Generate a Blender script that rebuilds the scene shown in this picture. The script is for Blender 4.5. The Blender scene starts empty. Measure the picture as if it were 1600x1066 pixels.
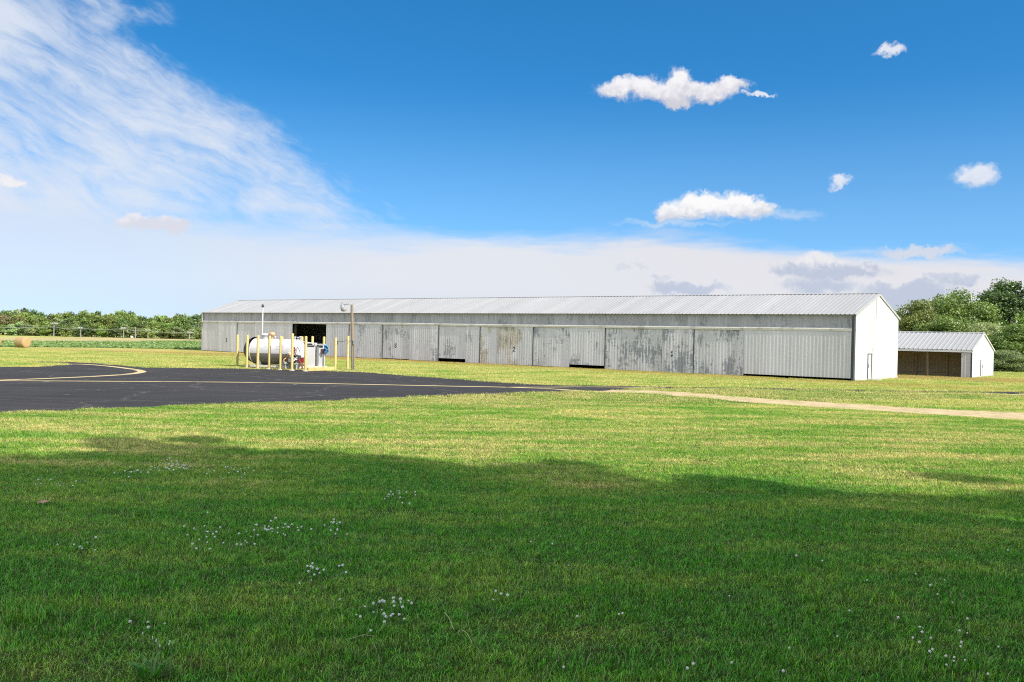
import bpy, bmesh, math, random
import numpy as np
from mathutils import Vector, Matrix, Euler, noise as mnoise
random.seed(7); rng = np.random.default_rng(7)
sc = bpy.context.scene
COL = sc.collection
# ------------------------------------------------------------------ camera
F, ROLL, PITCH, H = 1452.0, 0.022, 0.0056, 2.9456
TH, HW, HL, HAP, HE = 0.6705, 11.233, 87.38, 7.02, 5.2
HC = Vector((26.546, 71.923, 0))
cam = bpy.data.cameras.new("camera"); co = bpy.data.objects.new("camera", cam); COL.objects.link(co)
cam.sensor_width = 36; cam.lens = F / 1600 * 36; cam.clip_end = 6000; cam.clip_start = 0.1
co.location = (0, 0, H)
co.rotation_mode = 'QUATERNION'
co.rotation_quaternion = (Euler((math.pi/2 - PITCH, 0, 0)).to_quaternion() @ Euler((0, 0, ROLL)).to_quaternion())
sc.camera = co
sc.cycles.use_denoising = False; sc.cycles.filter_width = 1.1; sc.cycles.max_bounces = 8; sc.cycles.diffuse_bounces = 4; sc.cycles.sample_clamp_indirect = 4.0
sc.render.resolution_x, sc.render.resolution_y = 1024, 682

def ray(px, py):
    x, y = px - 800, py - 533
    c, s = math.cos(ROLL), math.sin(ROLL)
    X, Y = c*x + s*y, -s*x + c*y          # undo the roll
    v = Vector((X/F, 1, -Y/F))
    c, s = math.cos(PITCH), math.sin(PITCH)
    return Vector((v.x, v.y*c + v.z*s, v.z*c - v.y*s))
def gp(px, py, z=0.0):                     # ground point seen at a photo pixel
    r = ray(px, py); t = (z - H)/r.z
    return Vector((r.x*t, r.y*t, z))
def azel(px, py):
    r = ray(px, py).normalized()
    return math.atan2(r.x, r.y), math.asin(r.z)
def at_depth(px, py, d):
    r = ray(px, py); t = d/r.y
    return Vector((r.x*t, d, H + r.z*t))
RH = Matrix.Rotation(-TH, 4, 'Z'); HM = Matrix.Translation(HC) @ RH; HMI = HM.inverted()
def on_plane(px, py, M, axis):             # hit local plane axis=0 of frame M
    Mi = M.inverted(); o = Mi @ Vector((0, 0, H)); d = Mi.to_3x3() @ ray(px, py)
    t = -o[axis]/d[axis]; return o + d*t

# ------------------------------------------------------------------ node helper
class NT:
    def __init__(s, tree): s.t = tree; s.n = tree.nodes; s.l = tree.links
    def new(s, ty, **kw):
        n = s.n.new(ty)
        for k, v in kw.items(): setattr(n, k, v)
        return n
    def put(s, sock, v):
        if isinstance(v, bpy.types.NodeSocket): s.l.new(v, sock)
        elif v is not None:
            if sock.type == 'RGBA' and not hasattr(v, '__len__'): v = (v, v, v, 1)
            elif sock.type == 'RGBA' and len(v) == 3: v = (*v, 1)
            sock.default_value = v
    def m(s, op, a, b=None, c=None, clamp=False):
        n = s.new('ShaderNodeMath', operation=op, use_clamp=clamp)
        for i, v in enumerate((a, b, c)):
            if v is not None: s.put(n.inputs[i], v)
        return n.outputs[0]
    def vm(s, op, a, b=None, out=0):
        n = s.new('ShaderNodeVectorMath', operation=op); s.put(n.inputs[0], a)
        if b is not None:
            if op == 'SCALE': s.put(n.inputs['Scale'], b)
            else: s.put(n.inputs[1], b)
        return n.outputs['Value' if op in ('LENGTH', 'DOT_PRODUCT', 'DISTANCE') else 'Vector']
    def ss(s, x, a, b, lo=0.0, hi=1.0):     # smoothstep
        n = s.new('ShaderNodeMapRange', interpolation_type='SMOOTHSTEP')
        for i, v in enumerate((x, a, b, lo, hi)): s.put(n.inputs[i], v)
        return n.outputs[0]
    def mix(s, f, a, b, blend='MIX'):
        n = s.new('ShaderNodeMix', data_type='RGBA', blend_type=blend)
        s.put(n.inputs[0], f); s.put(n.inputs[6], a); s.put(n.inputs[7], b); return n.outputs[2]
    def noise(s, vec, scale, detail=4.0, rough=0.55, dist=0.0, col=False, dims='3D'):
        n = s.new('ShaderNodeTexNoise', noise_dimensions=dims)
        s.put(n.inputs['Vector'], vec); n.inputs['Scale'].default_value = scale
        n.inputs['Detail'].default_value = detail; n.inputs['Roughness'].default_value = rough
        n.inputs['Distortion'].default_value = dist
        return n.outputs['Color' if col else 'Fac']
    def mapv(s, vec, scale=(1, 1, 1), rot=(0, 0, 0), loc=(0, 0, 0)):
        n = s.new('ShaderNodeMapping'); s.put(n.inputs[0], vec)
        n.inputs['Scale'].default_value = scale; n.inputs['Rotation'].default_value = rot; n.inputs['Location'].default_value = loc
        return n.outputs[0]
    def xyz(s, v): n = s.new('ShaderNodeSeparateXYZ'); s.put(n.inputs[0], v); return n.outputs
    def comb(s, x, y, z=0.0):
        n = s.new('ShaderNodeCombineXYZ'); s.put(n.inputs[0], x); s.put(n.inputs[1], y); s.put(n.inputs[2], z); return n.outputs[0]
    def pos(s): return s.new('ShaderNodeNewGeometry').outputs['Position']
    def obj(s): return s.new('ShaderNodeTexCoord').outputs['Object']
    def rnd(s): return s.new('ShaderNodeObjectInfo').outputs['Random']

def mat(name):
    m = bpy.data.materials.new(name); m.use_nodes = True
    t = NT(m.node_tree); b = t.n['Principled BSDF']
    return m, t, b
def simple(name, col, rough=0.6, metal=0.0, var=0.12, scale=6.0, dirt=None, dirt_amt=0.4, spec=None):
    m, t, b = mat(name)
    p = t.obj()
    n = t.noise(p, scale, 5, 0.6)
    c0 = [x*(1-var) for x in col]; c1 = [min(1, x*(1+var)) for x in col]
    c = t.mix(n, c0, c1)
    if dirt:
        c = t.mix(t.m('MULTIPLY', t.ss(t.noise(p, scale*0.6, 7, 0.7), 0.5, 0.68), dirt_amt), c, dirt)
    t.put(b.inputs['Base Color'], c); b.inputs['Roughness'].default_value = rough; b.inputs['Metallic'].default_value = metal
    if spec is not None: b.inputs['Specular IOR Level'].default_value = spec
    return m

# ------------------------------------------------------------------ object helpers
def tag(o, label=None, cat=None, group=None, kind=None):
    if label: o['label'] = label
    if cat: o['category'] = cat
    if group: o['group'] = group
    if kind: o['kind'] = kind
    return o
def thing(name, label, cat, M=None, group=None):
    o = bpy.data.objects.new(name, None); COL.objects.link(o); o.empty_display_size = 0.3
    if M is not None: o.matrix_world = M
    return tag(o, label, cat, group)
class MB:
    def __init__(s): s.v = []; s.f = []; s.mi = []; s.smooth = []
    def add(s, v, f, mi=0, sm=False):
        o = len(s.v); s.v += [tuple(x) for x in v]; s.f += [tuple(i+o for i in q) for q in f]
        s.mi += [mi]*len(f); s.smooth += [sm]*len(f); return s
    def box(s, a, b, mi=0, M=None):
        (x0, y0, z0), (x1, y1, z1) = a, b
        v = [(x0,y0,z0),(x1,y0,z0),(x1,y1,z0),(x0,y1,z0),(x0,y0,z1),(x1,y0,z1),(x1,y1,z1),(x0,y1,z1)]
        if M is not None: v = [M @ Vector(p) for p in v]
        return s.add(v, [(0,3,2,1),(4,5,6,7),(0,1,5,4),(1,2,6,5),(2,3,7,6),(3,0,4,7)], mi)
    def tube(s, pts, rad, n=10, mi=0, cap=True, sm=True):
        pts = [Vector(p) for p in pts]; rad = rad if hasattr(rad, '__len__') else [rad]*len(pts)
        v = []; up = None
        for i, p in enumerate(pts):
            d = (pts[min(i+1, len(pts)-1)] - pts[max(i-1, 0)]).normalized()
            if up is None: up = Vector((0,0,1)) if abs(d.z) < 0.9 else Vector((1,0,0))
            a = d.cross(up).normalized(); b = a.cross(d).normalized(); up = b
            for k in range(n):
                t = 2*math.pi*k/n; v.append(p + (a*math.cos(t) + b*math.sin(t))*rad[i])
        f = [(i*n+k, i*n+(k+1)%n, (i+1)*n+(k+1)%n, (i+1)*n+k) for i in range(len(pts)-1) for k in range(n)]
        s.add(v, f, mi, sm)
        if cap: s.add(v[:n], [tuple(range(n))[::-1]], mi); s.add(v[-n:], [tuple(range(n))], mi)
        return s
    def lathe(s, prof, n=24, axis='Z', M=None, mi=0, sm=True):  # prof: (r, h)
        v = []
        for r, h in prof:
            for k in range(n):
                t = 2*math.pi*k/n; p = Vector((r*math.cos(t), r*math.sin(t), h))
                if axis == 'X': p = Vector((p.z, p.x, p.y))
                v.append(M @ p if M is not None else p)
        f = [(i*n+k, i*n+(k+1)%n, (i+1)*n+(k+1)%n, (i+1)*n+k) for i in range(len(prof)-1) for k in range(n)]
        return s.add(v, f, mi, sm)
    def build(s, name, m, parent=None, bevel=0.0, M=None):
        me = bpy.data.meshes.new(name); me.from_pydata(s.v, [], s.f)
        for x in (m if isinstance(m, (list, tuple)) else [m]): me.materials.append(x)
        me.polygons.foreach_set('material_index', s.mi); me.polygons.foreach_set('use_smooth', s.smooth); me.update()
        o = bpy.data.objects.new(name, me); COL.objects.link(o)
        if parent is not None: o.parent = parent
        if M is not None: o.matrix_world = M
        if bevel:
            md = o.modifiers.new('bevel', 'BEVEL'); md.width = bevel; md.segments = 2; md.limit_method = 'ANGLE'
        return o
def copy_thing(o, M, label=None, group=None):
    c = o.copy(); COL.objects.link(c); c.matrix_world = M
    if label: c['label'] = label
    if group: c['group'] = group
    for ch in o.children:
        d = ch.copy(); COL.objects.link(d); d.parent = c; d.matrix_parent_inverse = ch.matrix_parent_inverse.copy()
        for g in ch.children:
            e = g.copy(); COL.objects.link(e); e.parent = d; e.matrix_parent_inverse = g.matrix_parent_inverse.copy()
    return c
T = Matrix.Translation
def RZ(a): return Matrix.Rotation(a, 4, 'Z')

# ------------------------------------------------------------------ world: sky, sun
SUN_EL, SUN_A = math.radians(33), math.radians(3)
sang = -TH - SUN_A
SH = Vector((math.cos(sang), math.sin(sang), 0))
SD = Vector((SH.x*math.cos(SUN_EL), SH.y*math.cos(SUN_EL), math.sin(SUN_EL)))
SKY = 0.15; EXPO = 0.9
w = bpy.data.worlds.new("World"); sc.world = w; w.use_nodes = True
t = NT(w.node_tree); bg = t.n['Background']
D = t.new('ShaderNodeTexCoord').outputs['Generated']
dx, dy, dz = t.xyz(D)
sky = t.new('ShaderNodeTexSky', sky_type='NISHITA'); sky.sun_disc = False
sky.sun_elevation = SUN_EL; sky.sun_rotation = math.atan2(SH.x, SH.y); sky.air_density = 1.0; sky.dust_density = 0.4; sky.ozone_density = 3.0
# look a little higher up the dome than the true elevation: the deep polarised blue of the photograph
lift = t.m('ADD', t.m('MULTIPLY', t.m('MAXIMUM', dz, 0.0), 2.3), 0.06)
t.put(sky.inputs['Vector'], t.vm('NORMALIZE', t.comb(dx, dy, lift)))
hs = t.new('ShaderNodeHueSaturation'); t.put(hs.inputs['Color'], sky.outputs[0])
hs.inputs['Saturation'].default_value = 1.34; hs.inputs['Value'].default_value = 0.87; hs.inputs['Hue'].default_value = 0.494
skyc = hs.outputs[0]
K = 100.0
az = t.m('ARCTAN2', dx, dy); el = t.m('ARCSINE', dz)
U = t.m('MULTIPLY', az, F/K); V = t.m('MULTIPLY', el, F/K)
P = t.comb(U, V, 0.0)
def uv(px, py): a, e = azel(px, py); return a*F/K, e*F/K
gain = 1.0/(SKY*2**EXPO)
def wcol(r, g, b):                          # sRGB 0-255 as seen -> radiance before the background strength
    f = lambda c: ((c/255+0.055)/1.055)**2.4 if c > 10 else c/255/12.92
    return (f(r)*gain, f(g)*gain, f(b)*gain)
def warp(P, amp, scale, detail=5, seed=0.0):
    n = t.noise(t.vm('ADD', P, (seed, seed*1.7, seed*0.3)), scale, detail, 0.62, col=True)
    return t.vm('ADD', P, t.vm('MULTIPLY', t.vm('SUBTRACT', n, (0.5, 0.5, 0.5)), (amp, amp*0.8, 0)))
PW = warp(P, 0.55, 2.6, 7, 3.1)
PWf = warp(PW, 0.16, 12.0, 4, 9.0)
def blob(Q, x, y, rx, ry):
    u, v = uv(x, y)
    q = t.vm('MULTIPLY', t.vm('SUBTRACT', Q, (u, v, 0)), (K/rx, K/ry, 0))
    return t.vm('LENGTH', q)
def union(Q, bl, k=0.35):
    r = blob(Q, *bl[0])
    for b in bl[1:]:
        n = t.new('ShaderNodeMath', operation='SMOOTH_MIN'); t.put(n.inputs[0], r); t.put(n.inputs[1], blob(Q, *b)); n.inputs[2].default_value = k; r = n.outputs[0]
    return r
cur = skyc
# general paling of the blue towards the band
cur = t.mix(t.ss(V, 4.0, 1.2, 0.0, 0.34), cur, wcol(165, 208, 242))
# high white sheet low over the horizon
lowU = t.m('ADD', V, t.m('MULTIPLY', t.m('SUBTRACT', t.noise(t.mapv(P, (0.35, 2.2, 1)), 1.0, 7, 0.6), 0.5), 0.85))
u0, vtop = uv(800, 372); _, vr = uv(1560, 402)
edge = t.m('SUBTRACT', vtop+0.02, t.m('MULTIPLY', t.m('MAXIMUM', t.m('SUBTRACT', U, 3.2), 0.0), 0.10))
edge = t.m('ADD', edge, t.m('MULTIPLY', t.m('MAXIMUM', t.m('SUBTRACT', -2.0, U), 0.0), 0.10))
dd = t.m('SUBTRACT', edge, lowU)
soft = t.ss(U, -4.0, 0.5, 0.9, 0.42)
haze = t.m('MULTIPLY', t.ss(t.m('DIVIDE', dd, soft), -0.35, 0.6), t.ss(U, -6.5, -1.5, 0.74, 0.97))
bandc = t.mix(t.ss(V, -0.1, 0.85), wcol(206, 218, 234), wcol(230, 233, 240))
bandc = t.mix(t.ss(U, -1.0, 3.5, 0.0, 0.85), bandc, wcol(232, 230, 234))
cur = t.mix(haze, cur, bandc)
# cirrus on the left
st = t.mapv(P, (1, 1, 1), (0, 0, math.radians(24)))
st = t.vm('ADD', st, t.vm('MULTIPLY', t.noise(P, 0.9, 4, 0.5, col=True), (0.9, 0.5, 0)))
s1 = t.noise(t.mapv(st, (0.50, 1.9, 1)), 1.0, 10, 0.64, 0.9)
s2 = t.noise(t.mapv(st, (1.5, 5.0, 1)), 1.0, 8, 0.7, 0.9)
s3 = t.noise(P, 0.55, 5, 0.55)
PC = warp(P, 0.9, 0.8, 7, 21.0)
cu, cv, _ = t.xyz(PC)
ua, va = uv(285, 80); ub, vb = uv(625, 312)
sl = (vb-va)/(ub-ua)
f1 = t.m('SUBTRACT', t.m('ADD', va, t.m('MULTIPLY', t.m('SUBTRACT', cu, ua), sl)), cv)      # >0 below the diagonal
m1 = t.ss(f1, -0.12, 0.75)
_, vbot = uv(300, 346); m1 = t.m('MULTIPLY', m1, t.ss(cv, vbot-0.25, vbot+0.35))
m1 = t.m('MAXIMUM', m1, t.m('MULTIPLY', t.ss(blob(PC, 110, 8, 150, 42), 1.15, 0.35), 0.85))
dens = t.m('ADD', t.m('ADD', t.m('MULTIPLY', s1, 0.95), t.m('MULTIPLY', s2, 0.40)), t.m('MULTIPLY', s3, 0.85))
dens = t.m('ADD', dens, t.m('MULTIPLY', m1, 0.45))
ul, _ = uv(0, 300)
dens = t.m('ADD', dens, t.ss(U, -3.0, -7.5, 0.0, 0.12))
ci = t.m('MULTIPLY', t.ss(dens, 1.20, 1.90), t.ss(m1, 0.0, 0.35))
cur = t.mix(t.m('MULTIPLY', ci, 0.9), cur, wcol(226, 233, 245))
# thin streaks round the lower cumulus
stk = t.ss(t.m('ADD', t.m('MULTIPLY', t.m('MINIMUM', blob(PW, 1050, 350, 110, 6), blob(PW, 1215, 337, 85, 9)), 1.0), t.m('MULTIPLY', t.noise(t.mapv(P, (1, 8, 1)), 1.2, 5, 0.6), 0.9)), 1.55, 0.5)
stk = t.m('MAXIMUM', stk, t.m('MULTIPLY', t.ss(t.m('ADD', blob(PW, 500, 354, 60, 5), t.noise(t.mapv(P, (1, 6, 1)), 1.0, 4)), 1.5, 0.6), 0.8))
cur = t.mix(t.m('MULTIPLY', stk, 0.6), cur, wcol(206, 224, 245))
# cumulus
def cumulus(cur, bl, base, top, white, grey, Q, flat=None, lo=1.22, hi=0.55, amax=1.0, seed=0.0, tlo=0.0, thi=0.95):
    d = union(Q, bl)
    n2 = t.noise(t.vm('ADD', P, (seed, 0, 0)), 5.0, 6, 0.65)
    d = t.m('ADD', d, t.m('MULTIPLY', t.m('SUBTRACT', n2, 0.5), 0.7))
    a = t.ss(d, lo, hi)
    if flat: _, vf = uv(*flat); a = t.m('MULTIPLY', a, t.ss(t.xyz(PW)[1], vf-0.05, vf+0.07))
    _, v0 = uv(800, base); _, v1 = uv(800, top)
    corr = t.m('MULTIPLY', U, math.sin(ROLL))
    h = t.m('DIVIDE', t.m('SUBTRACT', t.m('SUBTRACT', t.xyz(Q)[1], corr), v0), max(0.02, v1-v0))
    inner = t.ss(d, 1.0, 0.2)
    sh = t.m('ADD', t.m('ADD', h, t.m('MULTIPLY', t.m('SUBTRACT', t.noise(P, 7.0, 5, 0.6), 0.5), 1.5)), t.m('MULTIPLY', inner, 0.15))
    c = t.mix(t.ss(sh, tlo, thi), grey, white)
    return t.mix(t.m('MULTIPLY', a, amax), cur, c)
W1, G1 = wcol(247, 246, 249), wcol(208, 208, 219)
cur = cumulus(cur, [(968,139,36,15),(1005,133,34,16),(1042,142,50,18),(1065,130,18,20),(1058,158,26,11),(1105,140,48,17),(1142,132,30,12)], 165, 122, W1, G1, PWf)
cur = cumulus(cur, [(1180,147,22,4),(1388,82,21,8),(1315,283,17,11),(1522,275,28,16)], 290, 270, wcol(240,242,248), wcol(205,212,228), PWf, lo=1.25, hi=0.45, amax=0.85, seed=4, tlo=-2.5, thi=0.2)
cur = cumulus(cur, [(1052,332,30,17),(1085,324,30,20),(1110,313,24,16),(1145,322,42,20),(1168,316,24,14),(1192,329,26,15)], 348, 312, wcol(252,252,253), wcol(214,216,226), PWf, flat=(1110,348), seed=7)
cur = cumulus(cur, [(212,347,27,11),(262,354,36,11),(232,358,30,6),(20,283,22,7)], 362, 344, wcol(246,242,244), wcol(222,221,231), PWf, lo=1.2, hi=0.5, amax=0.85, seed=11)
LG, LW = wcol(190, 200, 220), wcol(218, 222, 232)
cur = cumulus(cur, [(1280,409,36,14),(1245,422,44,11),(1295,424,80,14),(1345,417,40,10)], 440, 408, wcol(238,237,241), LG, PWf, amax=0.92, seed=2, tlo=0.45, thi=1.15)
cur = cumulus(cur, [(1075,452,62,12),(1040,446,20,8),(1035,432,17,6),(1002,418,14,5),(970,418,15,4),(1280,448,58,13),(1205,418,10,4)], 462, 438, LW, wcol(190,201,221), PWf, lo=1.2, hi=0.5, amax=0.9, seed=14, tlo=0.5, thi=1.6)
cur = cumulus(cur, [(1440,392,58,7),(1488,438,34,9),(1460,431,16,6),(1440,444,30,7),(1518,433,13,6),(1420,456,70,14),(1400,470,60,16)], 470, 438, LW, wcol(188,199,220), PWf, lo=1.2, hi=0.5, amax=0.85, seed=17, tlo=0.5, thi=1.6)
ovh_fill = t.m('MULTIPLY', t.ss(dz, 0.37, 0.52), t.ss(t.noise(t.mapv(D, (2.2, 2.2, 2.2)), 1.0, 5, 0.6), 0.34, 0.58, 0.3, 0.95))  # added unseen cloud overhead, over-bright to fill the shaded lawn with light
cur = t.mix(ovh_fill, cur, tuple(1.65*v for v in wcol(240, 243, 248)))
t.put(bg.inputs['Color'], cur); bg.inputs['Strength'].default_value = SKY
w.cycles.sampling_method = 'MANUAL'; w.cycles.sample_map_resolution = 512
sl = bpy.data.lights.new("sun", 'SUN'); so = bpy.data.objects.new("sun", sl); COL.objects.link(so)
sl.energy = 3.7; sl.angle = math.radians(0.5); sl.color = (1.0, 0.92, 0.79)
so.rotation_mode = 'QUATERNION'; so.rotation_quaternion = (-SD).to_track_quat('-Z', 'Y')
sc.view_settings.view_transform = 'Standard'; sc.view_settings.look = 'None'; sc.view_settings.exposure = EXPO; sc.view_settings.gamma = 1

# ------------------------------------------------------------------ lawn colour shared by ground and blades
def lawn_color(t, blade):
    p = t.pos()
    x, y, z = t.xyz(p); p2 = t.comb(x, y, 0.0)
    big = t.noise(p2, 0.16, 3, 0.5)
    med = t.noise(t.mapv(p2, (0.42, 1.3, 1), (0, 0, -0.14)), 0.6, 5, 0.58)
    fine = t.noise(p2, 2.6, 4, 0.6)
    dry = t.m('ADD', t.m('MULTIPLY', med, 0.80), t.m('ADD', t.m('MULTIPLY', big, 0.40), t.m('MULTIPLY', fine, 0.36)))
    dry = t.m('SUBTRACT', dry, 0.135)
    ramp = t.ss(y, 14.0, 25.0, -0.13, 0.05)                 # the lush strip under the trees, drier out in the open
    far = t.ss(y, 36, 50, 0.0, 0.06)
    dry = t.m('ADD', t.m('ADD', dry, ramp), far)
    g1 = (0.088, 0.280, 0.022); g2 = (0.235, 0.370, 0.052); g3 = (0.54, 0.49, 0.19)
    c = t.mix(t.ss(dry, 0.44, 0.66), g1, g2)
    c = t.mix(t.ss(dry, 0.61, 0.82), c, g3)
    cl = t.noise(p2, 5.5, 4, 0.65); cl2 = t.noise(t.vm('ADD', p2, (31.0, 7.0, 0)), 1.5, 4, 0.6)
    c = t.mix(t.ss(cl2, 0.52, 0.70, 0.0, 0.5), c, (0.080, 0.190, 0.045))
    c = t.mix(t.ss(cl2, 0.46, 0.30, 0.0, 0.55), c, (0.115, 0.310, 0.010))
    c = t.mix(1.0, c, t.mix(t.ss(cl, 0.3, 0.7), (0.62, 0.64, 0.62), (1.32, 1.3, 1.25)), 'MULTIPLY')
    # straw strips by the hangar and the far field edge
    n3 = t.noise(t.mapv(p2, (0.05, 0.3, 1), (0, 0, -TH)), 1.0, 4, 0.6)
    a = gp(200, 549); b = gp(320, 553)
    dxy = Vector((b.x-a.x, b.y-a.y)); nn = Vector((-dxy.y, dxy.x)).normalized()
    dist = t.m('ADD', t.m('ADD', t.m('MULTIPLY', x, nn.x), t.m('MULTIPLY', y, nn.y)), -(a.x*nn.x + a.y*nn.y))
    strip = t.m('MULTIPLY', t.ss(t.m('ABSOLUTE', t.m('ADD', dist, t.m('MULTIPLY', t.m('SUBTRACT', n3, 0.5), 9.0))), 8.0, 2.5), t.ss(x, -75, -45))
    c = t.mix(t.m('MULTIPLY', strip, 0.95), c, (0.42, 0.32, 0.12))
    # straw verge along the hangar front
    fx, fy = math.sin(TH), math.cos(TH)
    dh = t.m('ADD', t.m('ADD', t.m('MULTIPLY', x, fx), t.m('MULTIPLY', y, fy)), -(HC.x*fx + HC.y*fy))   # signed distance from the front
    verge = t.m('MULTIPLY', t.ss(t.m('ABSOLUTE', t.m('ADD', dh, t.m('ADD', 2.5, t.m('MULTIPLY', t.m('SUBTRACT', n3, 0.5), 6.0)))), 5.0, 1.0), t.ss(x, 40, 26))
    c = t.mix(t.m('MULTIPLY', verge, 0.6), c, (0.42, 0.31, 0.10))
    return c, p2, dry
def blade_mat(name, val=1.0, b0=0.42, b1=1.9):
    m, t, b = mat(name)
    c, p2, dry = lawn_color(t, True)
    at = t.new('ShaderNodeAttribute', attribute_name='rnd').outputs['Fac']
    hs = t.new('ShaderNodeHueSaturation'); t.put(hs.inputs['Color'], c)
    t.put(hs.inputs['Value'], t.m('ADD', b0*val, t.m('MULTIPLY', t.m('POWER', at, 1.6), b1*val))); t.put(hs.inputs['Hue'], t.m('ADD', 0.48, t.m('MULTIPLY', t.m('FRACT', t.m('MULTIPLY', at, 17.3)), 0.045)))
    c = t.mix(t.ss(at, 0.93, 0.96), hs.outputs[0], (0.42, 0.37, 0.20))
    d = t.new('ShaderNodeBsdfDiffuse'); t.put(d.inputs[0], c)
    tr = t.new('ShaderNodeBsdfTranslucent'); t.put(tr.inputs[0], t.mix(1.0, c, (1.1, 1.25, 0.6), 'MULTIPLY'))
    gl = t.new('ShaderNodeBsdfGlossy'); gl.inputs['Roughness'].default_value = 0.45; t.put(gl.inputs[0], (0.8, 0.85, 0.8))
    ms = t.new('ShaderNodeMixShader'); ms.inputs[0].default_value = 0.35; t.l.new(d.outputs[0], ms.inputs[1]); t.l.new(tr.outputs[0], ms.inputs[2])
    m2 = t.new('ShaderNodeMixShader'); m2.inputs[0].default_value = 0.035; t.l.new(ms.outputs[0], m2.inputs[1]); t.l.new(gl.outputs[0], m2.inputs[2])
    t.l.new(m2.outputs[0], t.n['Material Output'].inputs[0])
    return m
mg, t, b = mat('lawn_soil_and_grass')
c, p2, dry = lawn_color(t, False)
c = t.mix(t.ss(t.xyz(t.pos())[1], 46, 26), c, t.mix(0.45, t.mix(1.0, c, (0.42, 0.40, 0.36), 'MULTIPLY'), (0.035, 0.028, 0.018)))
gn = t.noise(p2, 22.0, 4, 0.7)
c = t.mix(t.ss(gn, 0.25, 0.75), t.mix(1.0, c, (0.55, 0.55, 0.5), 'MULTIPLY'), t.mix(1.0, c, (1.25, 1.25, 1.1), 'MULTIPLY'))
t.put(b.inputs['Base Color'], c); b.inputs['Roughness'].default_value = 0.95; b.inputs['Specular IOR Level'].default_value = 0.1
bp = t.new('ShaderNodeBump'); bp.inputs['Strength'].default_value = 0.9; bp.inputs['Distance'].default_value = 0.12
t.put(bp.inputs['Height'], t.m('ADD', t.noise(p2, 9, 5, 0.75), t.m('MULTIPLY', t.noise(p2, 1.2, 4, 0.6), 0.8))); t.l.new(bp.outputs[0], b.inputs['Normal'])
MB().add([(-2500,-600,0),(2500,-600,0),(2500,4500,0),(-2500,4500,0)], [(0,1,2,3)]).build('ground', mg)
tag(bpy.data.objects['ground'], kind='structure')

# ------------------------------------------------------------------ asphalt apron, lines, gravel
def sheet(name, pix, z, m, kind='structure', jag=0.0, sub=6):
    pts = [gp(*p) for p in pix]; out = []
    for i, a in enumerate(pts):
        b = pts[(i+1) % len(pts)]; n = max(1, int((b-a).length/1.2)) if jag else 1
        nr = Vector((-(b-a).y, (b-a).x, 0)).normalized() if (b-a).length > 1e-6 else Vector()
        for k in range(n):
            q = a.lerp(b, k/n); q = q + nr*(mnoise.noise(q*0.9)*jag + mnoise.noise(q*3.1)*jag*0.5); out.append((q.x, q.y, z))
    bm = bmesh.new(); vs = [bm.verts.new(p) for p in out]; fc = bm.faces.new(vs); bmesh.ops.triangulate(bm, faces=[fc]); bmesh.ops.recalc_face_normals(bm, faces=bm.faces)
    if sum(f.normal.z for f in bm.faces) < 0: bmesh.ops.reverse_faces(bm, faces=bm.faces)
    me = bpy.data.meshes.new(name); bm.to_mesh(me); bm.free(); me.materials.append(m)
    o = bpy.data.objects.new(name, me); COL.objects.link(o); tag(o, kind=kind); return o, out
ma, t, b = mat('asphalt')
p = t.pos(); x, y, z = t.xyz(p); p2 = t.comb(x, y, 0)
n1 = t.noise(p2, 0.25, 5, 0.6); n2 = t.noise(p2, 14, 4, 0.7); n3 = t.noise(t.mapv(p2, (0.12, 1.4, 1), (0, 0, -0.05)), 1.0, 4, 0.6)
c = t.mix(t.ss(n1, 0.3, 0.7), (0.019, 0.0185, 0.020), (0.030, 0.029, 0.030))
c = t.mix(t.ss(n3, 0.42, 0.7, 0, 0.8), c, (0.046, 0.044, 0.046))
c = t.mix(t.ss(n2, 0.3, 0.8, 0, 0.6), c, (0.048, 0.046, 0.047))
vo = t.new('ShaderNodeTexVoronoi', feature='DISTANCE_TO_EDGE'); t.put(vo.inputs['Vector'], t.vm('ADD', p2, t.vm('SCALE', t.noise(p2, 0.8, 4, 0.6, col=True), 1.6))); vo.inputs['Scale'].default_value = 0.16
c = t.mix(t.ss(vo.outputs[0], 0.012, 0.0, 0, 0.7), c, (0.11, 0.10, 0.085))
spk = t.ss(t.noise(t.mapv(p2, (0.55, 0.28, 1)), 1.0, 3, 0.5), 0.70, 0.76)
c = t.mix(t.m('MULTIPLY', spk, 0.7), c, (0.24, 0.22, 0.15))
t.put(b.inputs['Base Color'], c); b.inputs['Roughness'].default_value = 0.9; b.inputs['Specular IOR Level'].default_value = 0.15
bp = t.new('ShaderNodeBump'); bp.inputs['Strength'].default_value = 0.4; bp.inputs['Distance'].default_value = 0.02; t.put(bp.inputs['Height'], n2); t.l.new(bp.outputs[0], b.inputs['Normal'])
APRON = [(-260,662),(-120,652),(0,646),(150,640),(300,634),(400,630),(500,627),(640,621),(740,617.8),(840,614.5),(930,612),(985,608.5),(1050,607.8),(1200,609.3),(1320,611.5),(1450,614),(1620,616),(1800,620),
         (1800,616.5),(1620,612.8),(1450,611.2),(1320,609.3),(1200,606.8),(1040,604.6),(930,603),(850,601.6),(770,596.5),(700,591.2),(640,587.5),(575,582.3),(500,579),(440,577.6),(370,576),(300,575.3),(240,574.6),(205,572.5),(165,568.6),(120,566),(50,564.8),(45,566),(95,568),(92,571),(60,573.4),(0,573.6),(-120,573.5),(-260,574)]
apron, AP = sheet('apron', APRON, 0.004, ma, jag=0.35)
mgv, t, b = mat('gravel_track')
p = t.pos(); x, y, z = t.xyz(p); p2 = t.comb(x, y, 0)
c = t.mix(t.ss(t.noise(p2, 0.9, 5, 0.65), 0.3, 0.7), (0.36, 0.27, 0.14), (0.52, 0.40, 0.22))
c = t.mix(t.ss(t.noise(p2, 16, 3, 0.7), 0.5, 0.7, 0, 0.5), c, (0.30, 0.25, 0.18))
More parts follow.
